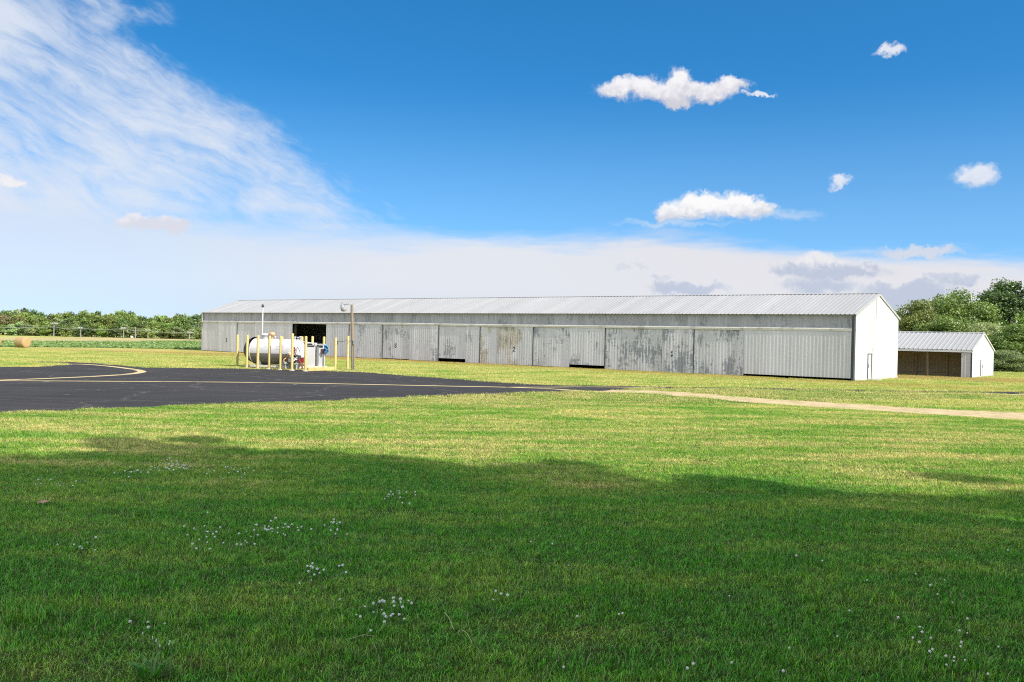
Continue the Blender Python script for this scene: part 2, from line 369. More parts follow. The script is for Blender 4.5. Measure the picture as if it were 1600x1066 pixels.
c = t.mix(t.m('MULTIPLY', t.ss(t.noise(p2, 1.1, 5, 0.7), 0.53, 0.64), 0.75), c, (0.20, 0.24, 0.05))
t.put(b.inputs['Base Color'], c); b.inputs['Roughness'].default_value = 0.95
GRAVEL = [(905,613.2),(960,610.2),(1020,610),(1090,614),(1180,622),(1340,632),(1480,640),(1620,646.5),(1800,656),(1800,670),(1620,658.5),(1480,650),(1340,641),(1180,630.5),(1090,622),(1020,616),(960,614)]
_, GV = sheet('gravel_track', GRAVEL, 0.012, mgv, jag=0.5)
GRV2 = [(1310,612.2),(1450,614.8),(1620,616.6),(1800,620.5),(1800,623),(1620,618.2),(1450,616.3),(1310,613.2)]
_, GV2 = sheet('gravel_verge', GRV2, 0.012, mgv, jag=0.25)
mc = simple('yellow_line_paint', (0.50, 0.40, 0.20), 0.8, var=0.3, scale=0.8, dirt=(0.06, 0.055, 0.05), dirt_amt=0.85)
def line(pix, wid, name, label):
    pts = [gp(*p) for p in pix]; q = []
    for i in range(len(pts)-1):
        p0, p1, p2, p3 = pts[max(i-1,0)], pts[i], pts[i+1], pts[min(i+2,len(pts)-1)]
        for k in range(8):
            s = k/8; q.append(0.5*((2*p1) + (p2-p0)*s + (2*p0-5*p1+4*p2-p3)*s*s + (3*p1-p0-3*p2+p3)*s**3))
    q.append(pts[-1]); v = []
    for i, p in enumerate(q):
        d = (q[min(i+1,len(q)-1)] - q[max(i-1,0)]).normalized(); n = Vector((-d.y, d.x, 0))*wid/2
        v += [(p.x+n.x, p.y+n.y, 0.009), (p.x-n.x, p.y-n.y, 0.009)]
    o = MB().add(v, [(2*i, 2*i+1, 2*i+3, 2*i+2) for i in range(len(q)-1)]).build(name, mc)
    tag(o, label, 'line marking', None, 'structure')
line([(-250,596),(-100,595.3),(0,595.2),(150,596),(330,597.2),(500,599.6),(700,603.6),(800,605.6),(870,608.5),(915,611.6)], 0.5, 'taxi_line', 'long pale yellow taxi line running straight across the asphalt')
line([(790,605.2),(860,605.2),(925,604.8),(1040,606.2)], 0.4, 'branch_line', 'short pale yellow line forking toward the narrow asphalt path')
line([(-250,598.5),(-100,596.4),(0,594.3),(90,591),(150,588.2),(197,585.2),(220,582),(219,579.5),(205,576.8),(175,573),(145,570.3),(118,569.3),(92,569.4)], 0.55, 'curved_line', 'pale yellow line looping in a tight curve on the asphalt')

def in_poly(px, py, poly):
    poly = np.array([(p[0], p[1]) for p in poly]); x0, y0 = poly[:,0], poly[:,1]; x1, y1 = np.roll(x0,-1), np.roll(y0,-1)
    ins = np.zeros(len(px), bool)
    for a, b_, c_, d in zip(x0, y0, x1, y1):
        if abs(d-b_) < 1e-9: continue
        k = ((b_ > py) != (d > py)) & (px < (c_-a)*(py-b_)/(d-b_) + a); ins ^= k
    return ins

# ------------------------------------------------------------------ grass
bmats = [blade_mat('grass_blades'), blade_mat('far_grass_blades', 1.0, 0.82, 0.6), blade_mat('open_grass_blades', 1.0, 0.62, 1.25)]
def tuft(seed, nb, rad, hmin, hmax, wid, mi=0):
    r = np.random.default_rng(seed)
    V_, F_, R_ = [], [], []
    for i in range(nb):
        rr = rad*math.sqrt(r.random()); a = r.random()*6.283; x, y = rr*math.cos(a), rr*math.sin(a)
        h = hmin + (hmax-hmin)*r.random()**1.4; ang = r.random()*6.283; ln = h*(0.2 + 1.25*r.random())
        fx, fy = math.cos(ang), math.sin(ang); sx, sy = -fy*wid/2, fx*wid/2; q = r.random()
        o = len(V_)
        V_ += [(x-sx, y-sy, -0.005), (x+sx, y+sy, -0.005), (x+fx*ln*0.3+sx*0.85, y+fy*ln*0.3+sy*0.85, h*0.6), (x+fx*ln*0.3-sx*0.85, y+fy*ln*0.3-sy*0.85, h*0.6), (x+fx*ln, y+fy*ln, h)]
        F_ += [(o, o+1, o+2, o+3), (o+3, o+2, o+4)]; R_ += [q]*5
    me = bpy.data.meshes.new('grass_tuft'); me.from_pydata(V_, [], F_); at = me.attributes.new('rnd', 'FLOAT', 'POINT'); at.data.foreach_set('value', R_)
    me.materials.append(bmats[mi]); me.update(); return bpy.data.objects.new('grass_tuft', me)
def scatter(name, pts, rot, scl, protos, label):
    c = bpy.data.collections.new(name + '_source')
    for o in protos: c.objects.link(o)
    me = bpy.data.meshes.new(name); me.from_pydata([tuple(p) for p in pts], [], [])
    a = me.attributes.new('rot', 'FLOAT_VECTOR', 'POINT'); a.data.foreach_set('vector', np.array(rot, float).ravel())
    a = me.attributes.new('scl', 'FLOAT_VECTOR', 'POINT'); a.data.foreach_set('vector', np.array(scl, float).ravel())
    ob = bpy.data.objects.new(name, me); COL.objects.link(ob)
    g = bpy.data.node_groups.new(name, 'GeometryNodeTree'); g.interface.new_socket('Geometry', in_out='INPUT', socket_type='NodeSocketGeometry'); g.interface.new_socket('Geometry', in_out='OUTPUT', socket_type='NodeSocketGeometry')
    N = g.nodes; L = g.links; gi = N.new('NodeGroupInput'); go = N.new('NodeGroupOutput')
    ci = N.new('GeometryNodeCollectionInfo'); ci.inputs['Collection'].default_value = c; ci.inputs['Separate Children'].default_value = True; ci.inputs['Reset Children'].default_value = True
    ip = N.new('GeometryNodeInstanceOnPoints'); ip.inputs['Pick Instance'].default_value = True
    def attr(nm):
        n = N.new('GeometryNodeInputNamedAttribute'); n.data_type = 'FLOAT_VECTOR'; n.inputs['Name'].default_value = nm; return n.outputs['Attribute']
    e2r = N.new('FunctionNodeEulerToRotation'); L.new(attr('rot'), e2r.inputs[0])
    L.new(gi.outputs[0], ip.inputs['Points']); L.new(ci.outputs[0], ip.inputs['Instance']); L.new(e2r.outputs[0], ip.inputs['Rotation']); L.new(attr('scl'), ip.inputs['Scale'])
    rv = N.new('FunctionNodeRandomValue'); rv.data_type = 'INT'; rv.inputs[4].default_value = 0; rv.inputs[5].default_value = len(protos)-1
    L.new(rv.outputs[2], ip.inputs['Instance Index'])
    L.new(ip.outputs[0], go.inputs[0])
    md = ob.modifiers.new('scatter', 'NODES'); md.node_group = g
    return tag(ob, label, 'grass', None, 'stuff')
def scatter_zone(y0, y1, sp, marg=3.0):
    ys = np.arange(y0, y1, sp); P_ = []
    for y in ys:
        hw = y*0.575 + marg; xs = np.arange(-hw, hw, sp); P_.append(np.stack([xs, np.full(len(xs), y)], 1))
    P_ = np.concatenate(P_); return P_ + (rng.random(P_.shape)-0.5)*sp*1.0
def keep(P_):
    k = ~(in_poly(P_[:,0], P_[:,1], AP) | in_poly(P_[:,0], P_[:,1], GV) | in_poly(P_[:,0], P_[:,1], GV2))
    lx = [HMI @ Vector((p[0], p[1], 0)) for p in P_]
    k &= np.array([not (-HL-0.2 < q.x < 0.1 and -0.15 < q.y < HW+0.2) for q in lx])
    return P_[k]
BARE = []
def zone(name, y0, y1, sp, protos, hs, label, rs=1.0):
    P_ = keep(scatter_zone(y0, y1, sp))
    n = len(P_); z = np.zeros(n)
    nz = np.array([mnoise.noise(Vector((p[0]*0.7, p[1]*0.7, 0))) + 0.6*mnoise.noise(Vector((p[0]*2.1, p[1]*2.1, 5))) for p in P_])
    hh = hs*np.clip(1.0 + 0.55*nz, 0.45, 1.8)*(0.8+0.4*rng.random(n))
    k = np.ones(n, bool)
    for c_, rx, ry in BARE:
        k &= ~((((P_[:,0]-c_.x)/rx)**2 + ((P_[:,1]-c_.y)/(ry*2.2))**2) < 1)
    rot = np.stack([np.zeros(n), np.zeros(n), rng.random(n)*6.283], 1)
    scl = np.stack([np.full(n, rs), np.full(n, rs), hh], 1)
    scatter(name, np.stack([P_[:,0], P_[:,1], z], 1)[k], rot[k], scl[k], protos, label)
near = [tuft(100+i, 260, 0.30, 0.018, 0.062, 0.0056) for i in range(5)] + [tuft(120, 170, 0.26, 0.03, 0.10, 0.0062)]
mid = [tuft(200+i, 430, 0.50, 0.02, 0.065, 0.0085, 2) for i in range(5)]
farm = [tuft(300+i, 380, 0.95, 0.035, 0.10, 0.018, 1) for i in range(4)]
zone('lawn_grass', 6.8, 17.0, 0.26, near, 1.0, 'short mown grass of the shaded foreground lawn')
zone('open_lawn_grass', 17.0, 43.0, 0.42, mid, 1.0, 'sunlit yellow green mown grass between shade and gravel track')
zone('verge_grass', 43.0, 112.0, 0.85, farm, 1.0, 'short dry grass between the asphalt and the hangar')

# ------------------------------------------------------------------ foliage
def leaf_mat(name, cd, cl, hv=0.05):
    m, t, b = mat(name)
    p = t.pos(); rn = t.rnd()
    n1 = t.noise(p, 0.55, 3, 0.5); n2 = t.noise(p, 3.5, 3, 0.6)
    at = t.new('ShaderNodeAttribute', attribute_name='rnd').outputs['Fac']
    f = t.m('ADD', t.m('MULTIPLY', n1, 0.55), t.m('ADD', t.m('MULTIPLY', n2, 0.3), t.m('MULTIPLY', at, 0.35)))
    c = t.mix(t.ss(f, 0.35, 0.85), cd, cl)
    hs = t.new('ShaderNodeHueSaturation'); t.put(hs.inputs['Color'], c)
    t.put(hs.inputs['Hue'], t.m('ADD', 0.5-hv*0.5, t.m('MULTIPLY', rn, hv))); t.put(hs.inputs['Value'], t.m('ADD', 0.78, t.m('MULTIPLY', t.m('FRACT', t.m('MULTIPLY', rn, 7.31)), 0.5)))
    c = hs.outputs[0]
    d = t.new('ShaderNodeBsdfDiffuse'); t.put(d.inputs[0], c)
    tr = t.new('ShaderNodeBsdfTranslucent'); t.put(tr.inputs[0], t.mix(1.0, c, (1.1, 1.3, 0.5), 'MULTIPLY'))
    gl = t.new('ShaderNodeBsdfGlossy'); gl.inputs['Roughness'].default_value = 0.4; t.put(gl.inputs[0], (0.8, 0.8, 0.8))
    ms = t.new('ShaderNodeMixShader'); ms.inputs[0].default_value = 0.3; t.l.new(d.outputs[0], ms.inputs[1]); t.l.new(tr.outputs[0], ms.inputs[2])
    m2 = t.new('ShaderNodeMixShader'); m2.inputs[0].default_value = 0.05; t.l.new(ms.outputs[0], m2.inputs[1]); t.l.new(gl.outputs[0], m2.inputs[2])
    t.l.new(m2.outputs[0], t.n['Material Output'].inputs[0]); return m
bark = simple('bark', (0.11, 0.085, 0.06), 0.9, var=0.35, scale=4)
def crown_mesh(name, seed, h, rx, z0, nclump, nleaf, leaf, m, cl=(0.22, 0.36), lean=0.0, taper=0.25, pointy=0.0, spread=0.0, fuzz=1.0):
    """leaf-sized faces in clumps spread over an uneven ellipsoid; base at z=0, top at h."""
    r = np.random.default_rng(seed); cz = (h+z0)/2; rz = (h-z0)/2
    cen = []; rad = []
    for i in range(nclump):
        d = r.normal(size=3); d /= np.linalg.norm(d); s = 0.35 + (0.55+spread*(i % 4 == 0))*r.random()**0.6
        wsc = 1.0 - taper*max(0, d[2]) + pointy*min(0, d[2])
        cr = rx*(cl[0] + (cl[1]-cl[0])*r.random())
        c = np.array([d[0]*(rx-cr*0.7)*s*1.1*wsc + lean*d[2], d[1]*(rx-cr*0.7)*s*1.1*wsc, cz + d[2]*(rz-cr*0.5)*min(1.0, s*1.12)])
        cen.append(c); rad.append(cr)
    cen = np.array(cen); rad = np.array(rad); wts = rad**2/np.sum(rad**2)
    k = r.choice(nclump, nleaf, p=wts)
    d = r.normal(size=(nleaf, 3)); d /= np.linalg.norm(d, axis=1)[:,None]
    d[:,2] = d[:,2]*0.8 + 0.12
    rr = rad[k]*(0.45 + 0.55*r.random(nleaf)**0.55)*(1+0.18*fuzz*r.normal(size=nleaf))
    P_ = cen[k] + d*rr[:,None]*np.array([1.05, 1.05, 0.82])
    low = P_[:,2] < 0.12; P_[low,2] = 0.12 + 1.2*r.random(int(low.sum()))
    nrm = d + r.normal(size=(nleaf, 3))*0.75; nrm /= np.linalg.norm(nrm, axis=1)[:,None]
    a = np.cross(nrm, r.normal(size=(nleaf, 3))); a /= np.linalg.norm(a, axis=1)[:,None]; b_ = np.cross(nrm, a)
    L = leaf*(0.6 + 0.8*r.random(nleaf))[:,None]; W_ = L*0.55
    V_ = np.empty((nleaf, 4, 3)); V_[:,0] = P_ - a*L*0.5; V_[:,1] = P_ + b_*W_*0.5 + nrm*L*0.08; V_[:,2] = P_ + a*L*0.5; V_[:,3] = P_ - b_*W_*0.5 + nrm*L*0.08
    me = bpy.data.meshes.new(name); me.from_pydata(V_.reshape(-1,3).tolist(), [], np.arange(nleaf*4).reshape(-1,4).tolist())
    q = np.repeat(r.random(nleaf), 4); at = me.attributes.new('rnd', 'FLOAT', 'POINT'); at.data.foreach_set('value', q)
    me.materials.append(m); me.update(); return me, cen, rad
def trunk_mesh(name, seed, h, r0, cen, nl):
    r = np.random.default_rng(seed); mb = MB(); top = Vector((0, 0, h*0.72)); pts = []
    for i in range(6):
        s = i/5; pts.append((math.sin(s*3+seed)*0.12*s, math.cos(s*2+seed)*0.1*s, h*0.72*s))
    mb.tube(pts, [r0*(1.25 if i == 0 else 1)*(1-0.8*i/5) for i in range(6)], 9)
    idx = r.choice(len(cen), min(nl, len(cen)), replace=False)
    for j in idx:
        e = Vector(cen[j]); zb = min(h*0.6, max(h*0.12, e.z*0.55)); b0 = Vector((0, 0, zb)); m_ = b0.lerp(e, 0.5) + Vector((0, 0, 0.08*h*r.random()))
        mb.tube([b0, m_, e], [r0*0.38, r0*0.22, r0*0.07], 6)
    me = bpy.data.meshes.new(name); me.from_pydata(mb.v, [], mb.f); me.materials.append(bark); me.polygons.foreach_set('use_smooth', mb.smooth); me.update(); return me
def tree(meshes, name, label, loc, s, rot, group, cat='tree'):
    cm, tm = meshes
    o = thing(name, label, cat, T(loc) @ RZ(rot) @ Matrix.Diagonal((s[0], s[1], s[2], 1)), group)
    for nm, me in (('crown', cm), ('trunk', tm)):
        c = bpy.data.objects.new(nm, me); COL.objects.link(c); c.parent = o
    return o
LM = leaf_mat('leaves_mid_green', (0.072, 0.125, 0.026), (0.290, 0.375, 0.095))
LS = leaf_mat('leaves_shade_tree', (0.10, 0.19, 0.04), (0.26, 0.36, 0.09))
LD = leaf_mat('leaves_dark_green', (0.045, 0.085, 0.022), (0.150, 0.210, 0.065))
LP = leaf_mat('leaves_pale_green', (0.13, 0.185, 0.075), (0.40, 0.47, 0.22))
LO = leaf_mat('leaves_olive_brown', (0.090, 0.088, 0.034), (0.250, 0.220, 0.090))
def proto(name, seed, h, rx, z0, nc, nl, leaf, m, r0, **kw):
    cm, cen, rad = crown_mesh(name + '_crown', seed, h, rx, z0, nc, nl, leaf, m, **kw)
    return cm, trunk_mesh(name + '_trunk', seed, h, r0, cen, 14)
# far treeline: prototypes 9 m tall
FT = {'mid': [proto('far_mid', 31+i, 9, 4.2, -0.8, 34, 3600, 0.62, LM, 0.25) for i in range(2)],
      'dark': [proto('far_dark', 41+i, 9, 3.6, 0.3, 30, 3200, 0.58, LD, 0.25, taper=0.4) for i in range(2)],
      'pale': [proto('far_pale', 51+i, 9, 4.0, -1.5, 30, 3200, 0.60, LP, 0.22) for i in range(2)],
      'olive': [proto('far_olive', 61, 9, 4.0, 0.3, 30, 3200, 0.6, LO, 0.22)]}
desc = {'mid': 'mid green rounded tree', 'dark': 'dark green narrow tree', 'pale': 'pale silvery green bushy tree', 'olive': 'olive brown tinged tree'}
ordn = ['first', 'second', 'third'] + ['%dth' % i for i in range(4, 60)]
skyline = [(-60,480),(0,484),(10,481),(25,484),(50,480),(62,487),(75,489),(95,487),(130,483),(150,486),(165,488),(190,484),(205,486),(225,493),(250,492),(275,491),(300,489),(330,488),(380,489)]
def top_y(px):
    for (a, b_), (c_, d) in zip(skyline, skyline[1:]):
        if a <= px <= c_: return b_ + (d-b_)*(px-a)/(c_-a)
    return 487
rows = [('back row of the far treeline', 276, 12.5, -55, 372, ['dark','mid','dark','mid','mid'], 1.0), ('middle row of the far treeline', 266, 13.5, -50, 366, ['mid','mid','pale','dark','mid','mid'], 0.80), ('front edge of the far treeline', 257, 16.0, -45, 356, ['pale','mid','mid','pale','dark','mid','pale'], 0.50)]
for ri, (rname, dist, step, xa, xb, kinds, fr) in enumerate(rows):
    xs = []
    x = xb
    while x > xa: xs.append(x); x -= step*(0.75 + 0.5*random.random())
    for i, px in enumerate(xs):
        k = random.choice(kinds)
        if ri == 1 and -5 < px < 22: k = 'olive'
        if ri == 2 and 250 < px < 330 and random.random() < 0.6: k = 'pale'
        if ri == 2 and 5 < px < 45: k = 'pale'
        base = gp(px, 527); sc_ = dist/base.y; d = dist*(1+0.012*random.uniform(-1, 1))
        loc = at_depth(px, 527, d); loc.z = 0
        ty = top_y(px) + random.uniform(-1.5, 2.5)
        tz = at_depth(px, ty, d).z
        tz *= fr*(1.0 if ri == 0 else random.uniform(0.85, 1.12))
        s = tz/9.0; wv = random.uniform(0.85, 1.15)*max(0.55, (0.85 if ri == 0 else 1.0)*s**0.6)
        tree(random.choice(FT[k]), 'far_tree', '%s, %s from hangar end, %s' % (desc[k], ordn[i], rname), loc, (wv, wv, s), random.random()*6.28, 'trees of the far treeline')
# big trees behind the shed
BT = {'mid': proto('big_mid', 71, 10, 5.0, 0.6, 70, 26000, 0.30, LM, 0.34),
      'mid2': proto('big_mid2', 72, 10, 4.6, -1.2, 70, 26000, 0.28, LM, 0.30),
      'dark': proto('big_dark', 73, 12, 5.2, 1.2, 60, 24000, 0.34, LD, 0.4, cl=(0.16, 0.3)),
      'pale': proto('big_pale', 74, 8, 4.2, -1.8, 60, 22000, 0.26, LP, 0.25)}
def big(kind, px, d, ty, wpx, label, h0, rx0):
    loc = at_depth(px, 570, d); loc.z = 0; tz = at_depth(px, ty, d).z; s = 1.12*wpx*d/F/(2*rx0)
    tree(BT[kind], 'leafy_tree', label, loc, (s, s, tz/h0), px*0.37, 'leafy trees behind the open shed')
big('mid', 1497, 128, 450, 118, 'rounded mid green tree with the domed crown rising above the middle of the shed roof', 10, 5.0)
big('mid2', 1432, 124, 468, 100, 'lower bushy green tree beside the hangar gable, behind the shed\'s roof', 10, 4.6)
big('dark', 1583, 134, 432, 130, 'tallest dark green tree with ragged upright boughs at the right edge', 12, 5.2)
big('pale', 1535, 117, 500, 96, 'pale feathery tree standing just behind the shed\'s white gable', 8, 4.2)
big('mid2', 1592, 112, 506, 105, 'bushy tree with leaves down to the grass right of the shed', 10, 4.6)
big('mid', 1470, 119, 490, 90, 'dense green tree half hidden behind the open shed\'s roof', 10, 5.0)
big('mid', 1660, 120, 470, 130, 'green tree at the far right, only its edge showing', 10, 5.0)
big('pale', 1570, 108.5, 545, 70, 'low pale green shrub at the grass edge beside the shed\'s right corner', 8, 4.2)
# trees behind the photographer whose crowns throw the shade on the lawn
SHP = [(-120,735),(0,722),(32,735),(75,716),(150,706),(205,695),(325,689),(425,700),(475,712),(545,699),(612,718),(640,698),(680,716),(725,736),(762,709),(800,711),(870,722),(930,737),(985,739),(1018,728),(1075,736),(1125,764),(1152,780),(1225,774),(1340,768),(1400,783),(1510,790),(1600,784),(1760,800)]
ST = [proto('shade', 81+i, 17, 1.75, 3.0, 36, 16000, 0.38, LS, 0.35, cl=(0.28, 0.55), spread=0.12, fuzz=0.25, taper=0.35) for i in range(3)]
perp = Vector((-SH.y, SH.x, 0)); along = -SH
E_ = [gp(*p) for p in SHP]; ES = sorted((e.dot(perp), e.dot(along)) for e in E_)
def edge_at(q): return float(np.interp(q, [e[0] for e in ES], [e[1] for e in ES]))
def fit_height(me, rot, q, a_t, loc):
    """crown scale at which the tree's shadow just reaches the edge of the shade on the lawn"""
    co = np.empty(len(me.vertices)*3, np.float32); me.vertices.foreach_get('co', co); co = co.reshape(-1, 3)[::4]
    c, s_ = math.cos(rot), math.sin(rot); x, y = co[:,0]*c - co[:,1]*s_, co[:,0]*s_ + co[:,1]*c
    lo, hi = 0.5, 1.9
    for _ in range(22):
        s = (lo+hi)/2; w = 0.92*s
        qq = q + w*(x*perp.x + y*perp.y); aa = a_t + w*(x*along.x + y*along.y) + s*co[:,2]/math.tan(SUN_EL)
        ex = aa - np.interp(qq, [e[0] for e in ES], [e[1] for e in ES])
        if np.percentile(ex, 98.0) > 0: hi = s
        else: lo = s
    return lo
for i, q in enumerate(np.arange(ES[0][0]-1.0, ES[-1][0]+2.0, 1.5)):
    q = float(q); a_t = edge_at(q) - 31 + 2.5*math.sin(i*2.4); loc = perp*q + along*a_t; rot = i*1.3
    s_ = fit_height(ST[i % 3][0], rot, q, a_t, loc)*(1.0, 0.985, 1.015, 0.97, 1.01, 0.985)[i % 6]
    tree(ST[i % 3], 'shade_tree', 'tall leafy tree behind the camera, %s of the row shading the foreground lawn' % ordn[i], (loc.x, loc.y, 0), (s_*0.92, s_*0.92, s_), rot, 'trees shading the lawn')
for i, q in enumerate((-2.0, 3.0, 8.0, 13.5)):
    a_t = edge_at(q) - 27; loc = perp*q + along*a_t
    tree(ST[(i+1) % 3], 'shade_tree', 'shorter leafy tree behind the camera, %s of the inner row shading the lawn' % ordn[i], (loc.x, loc.y, 0), (2.5, 2.5, 0.80), i*2.1, 'trees shading the lawn')

# ------------------------------------------------------------------ hangar
def ribbed(mb, x0, x1, z0, z1, y, out, pitch=0.3, dep=0.025, rw=0.08, sl=0.035, mi=0, ph=0.0):
    """upright sheet in the x-z plane at depth y, ribs standing out along 'out' (+-1 in y); z1 may be a function of x."""
    zf = z1 if callable(z1) else (lambda x: z1); xs = [x0]; k = math.floor((x0-ph)/pitch)
    prof = [(x0, 0)]
    while True:
        c = ph + k*pitch; k += 1
        if c - rw/2 - sl > x1: break
        for xx, dd in ((c-rw/2-sl, 0), (c-rw/2, dep), (c+rw/2, dep), (c+rw/2+sl, 0)):
            if x0 < xx < x1: prof.append((xx, dd))
    prof.append((x1, 0)); v = []
    for xx, dd in prof: v += [(xx, y+out*dd, z0), (xx, y+out*dd, zf(xx))]
    f = [(2*i, 2*i+2, 2*i+3, 2*i+1) if out < 0 else (2*i, 2*i+1, 2*i+3, 2*i+2) for i in range(len(prof)-1)]
    return mb.add(v, f, mi)
def roof_sheet(mb, x0, x1, y0, z0, y1, z1, pitch=0.36, dep=0.03, rw=0.05, sl=0.045):
    n = Vector((0, -(z1-z0), (y1-y0))).normalized()
    if n.z < 0: n = -n
    prof = [(x0, 0)]; k = math.ceil(x0/pitch)
    while k*pitch < x1:
        c = k*pitch; k += 1
        for xx, dd in ((c-rw/2-sl, 0), (c-rw/2, dep), (c+rw/2, dep), (c+rw/2+sl, 0)):
            if x0 < xx < x1: prof.append((xx, dd))
    prof.append((x1, 0)); v = []
    for xx, dd in prof: v += [(xx, y0+n.y*dd, z0+n.z*dd), (xx, y1+n.y*dd, z1+n.z*dd)]
    return mb.add(v, [(2*i, 2*i+2, 2*i+3, 2*i+1) for i in range(len(prof)-1)])
def painted(name, white, bare, amount, rough=0.55, streak=0.5, blue=0.0, rust=0.0):
    m, t, b = mat(name); p = t.obj(); rn = t.rnd()
    off = t.comb(t.m('MULTIPLY', rn, 37.0), t.m('MULTIPLY', rn, 11.0), t.m('MULTIPLY', rn, 23.0))
    q = t.vm('ADD', p, off)
    pat = t.noise(t.mapv(q, (0.55, 0.5, 0.45)), 1.0, 3, 0.5)
    flake = t.noise(t.mapv(q, (6.7, 6.7, 1.0)), 1.0, 6, 0.7)
    fl2 = t.noise(t.mapv(q, (2.2, 2.2, 6.0)), 1.0, 4, 0.6)
    g = t.m('ADD', t.m('ADD', t.m('MULTIPLY', pat, 1.05), t.m('MULTIPLY', flake, 1.3)), t.m('MULTIPLY', fl2, 0.55))
    mk = t.ss(g, 1.78-amount, 1.96-amount)
    grime = t.noise(t.mapv(q, (3.0, 3.0, 0.25)), 1.0, 5, 0.65)
    x, y, z = t.xyz(p)
    c = t.mix(t.ss(grime, 0.35, 0.75, 0.0, streak), white, tuple(v*0.72 for v in white))
    c = t.mix(t.m('MULTIPLY', t.ss(t.noise(t.mapv(q, (1.5,1.5,0.6)), 1.0, 5, 0.6), 0.5, 0.75), 0.25), c, tuple(v*0.8 for v in white))
    if rust: c = t.mix(t.m('MULTIPLY', t.ss(pat, 0.50, 0.62), rust), c, (0.50, 0.42, 0.26))
    c = t.mix(t.m('MULTIPLY', mk, 0.74), c, t.mix(flake, bare, tuple(v*1.7 for v in bare)))
    wn = t.new('ShaderNodeTexWhiteNoise', noise_dimensions='1D'); t.put(wn.inputs['W'], t.m('FLOOR', t.m('MULTIPLY', t.m('ADD', x, y), 1/0.9)))
    c = t.mix(1.0, c, t.mix(wn.outputs[0], (0.88, 0.88, 0.87), (1.06, 1.06, 1.07)), 'MULTIPLY')
    splash = t.m('MULTIPLY', t.ss(t.m('ADD', z, t.m('MULTIPLY', t.noise(t.mapv(q, (1.2, 1.2, 0.4)), 1.0, 5, 0.65), 1.2)), 1.15, 0.5), 0.2)
    c = t.mix(splash, c, (0.30, 0.27, 0.20))
    t.put(b.inputs['Base Color'], c); b.inputs['Roughness'].default_value = rough; b.inputs['Specular IOR Level'].default_value = 0.3
    return m
MW = painted('weathered_white_door_paint', (0.66, 0.655, 0.695), (0.13, 0.145, 0.17), 0.26, rust=0.0)
MWR = painted('weathered_door_paint_rusty', (0.66, 0.655, 0.695), (0.14, 0.15, 0.16), 0.25, rust=0.6)
MWB = painted('badly_peeled_door_paint', (0.66, 0.655, 0.695), (0.13, 0.145, 0.17), 0.36)
MWC = painted('sound_white_door_paint', (0.66, 0.655, 0.695), (0.22, 0.23, 0.25), -0.15)
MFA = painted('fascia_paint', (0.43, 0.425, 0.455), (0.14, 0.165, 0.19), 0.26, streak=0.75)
MGA = painted('gable_paint', (0.56, 0.56, 0.575), (0.20, 0.205, 0.21), 0.15, streak=1.0)
MGC = painted('white_siding', (0.55, 0.55, 0.565), (0.45, 0.45, 0.45), -0.5, streak=0.15)
mr, t, b = mat('galvanised_roof'); p = t.obj()
n1 = t.noise(t.mapv(p, (0.9, 0.12, 0.12)), 1.0, 4, 0.6); n2 = t.noise(p, 1.3, 5, 0.65)
c = t.mix(n1, (0.31, 0.315, 0.32), (0.42, 0.42, 0.42)); c = t.mix(t.ss(n2, 0.55, 0.75, 0, 0.35), c, (0.22, 0.215, 0.21))
wn = t.new('ShaderNodeTexWhiteNoise', noise_dimensions='1D'); t.put(wn.inputs['W'], t.m('FLOOR', t.m('MULTIPLY', t.xyz(p)[0], 1/1.08)))
c = t.mix(1.0, c, t.mix(wn.outputs[0], (0.93, 0.93, 0.93), (1.04, 1.04, 1.04)), 'MULTIPLY')
t.put(b.inputs['Base Color'], c); b.inputs['Metallic'].default_value = 0.35; t.put(b.inputs['Roughness'], t.m('ADD', 0.42, t.m('MULTIPLY', n2, 0.15)))
MTR = simple('trim_white', (0.56, 0.545, 0.49), 0.5, var=0.15, scale=1.5, dirt=(0.25, 0.22, 0.17), dirt_amt=0.5)
MDK = simple('dark_steel', (0.05, 0.052, 0.055), 0.6, var=0.4)
MCN = simple('concrete', (0.42, 0.40, 0.36), 0.9, var=0.2, scale=3, dirt=(0.2, 0.19, 0.16))
MIN_ = simple('interior_shade_wood', (0.10, 0.085, 0.07), 0.9, var=0.4)
MFL = simple('interior_dirt_floor', (0.10, 0.09, 0.075), 0.95, var=0.3, scale=1)
MBK = simple('black_paint', (0.015, 0.015, 0.016), 0.5)
han = thing('hangar', 'very long weathered white metal hangar with ribbed gable roof and a row of sliding doors', 'hangar', HM)
sl_h = (HAP-HE)/(HW/2)
def roofz(y): return HE + sl_h*(y if y < HW/2 else HW-y)
ov = 0.30; lift = 0.07
r_ = MB(); roof_sheet(r_, -HL-0.15, 0.10, -ov, HE-ov*sl_h+lift, HW/2, HAP+lift); roof_sheet(r_, -HL-0.15, 0.10, HW+ov, HE-ov*sl_h+lift, HW/2, HAP+lift)
roof = r_.build('roof', mr, han)
r_ = MB(); q = 0.16
r_.add([(-HL-0.17, HW/2-q, HAP+lift+0.045-q*sl_h), (0.12, HW/2-q, HAP+lift+0.045-q*sl_h), (0.12, HW/2, HAP+lift+0.06), (-HL-0.17, HW/2, HAP+lift+0.06), (-HL-0.17, HW/2+q, HAP+lift+0.045-q*sl_h), (0.12, HW/2+q, HAP+lift+0.045-q*sl_h)], [(0,1,2,3),(3,2,5,4)])
r_.build('ridge_cap', simple('ridge_metal', (0.36,0.37,0.38), 0.5, 0.3), roof)
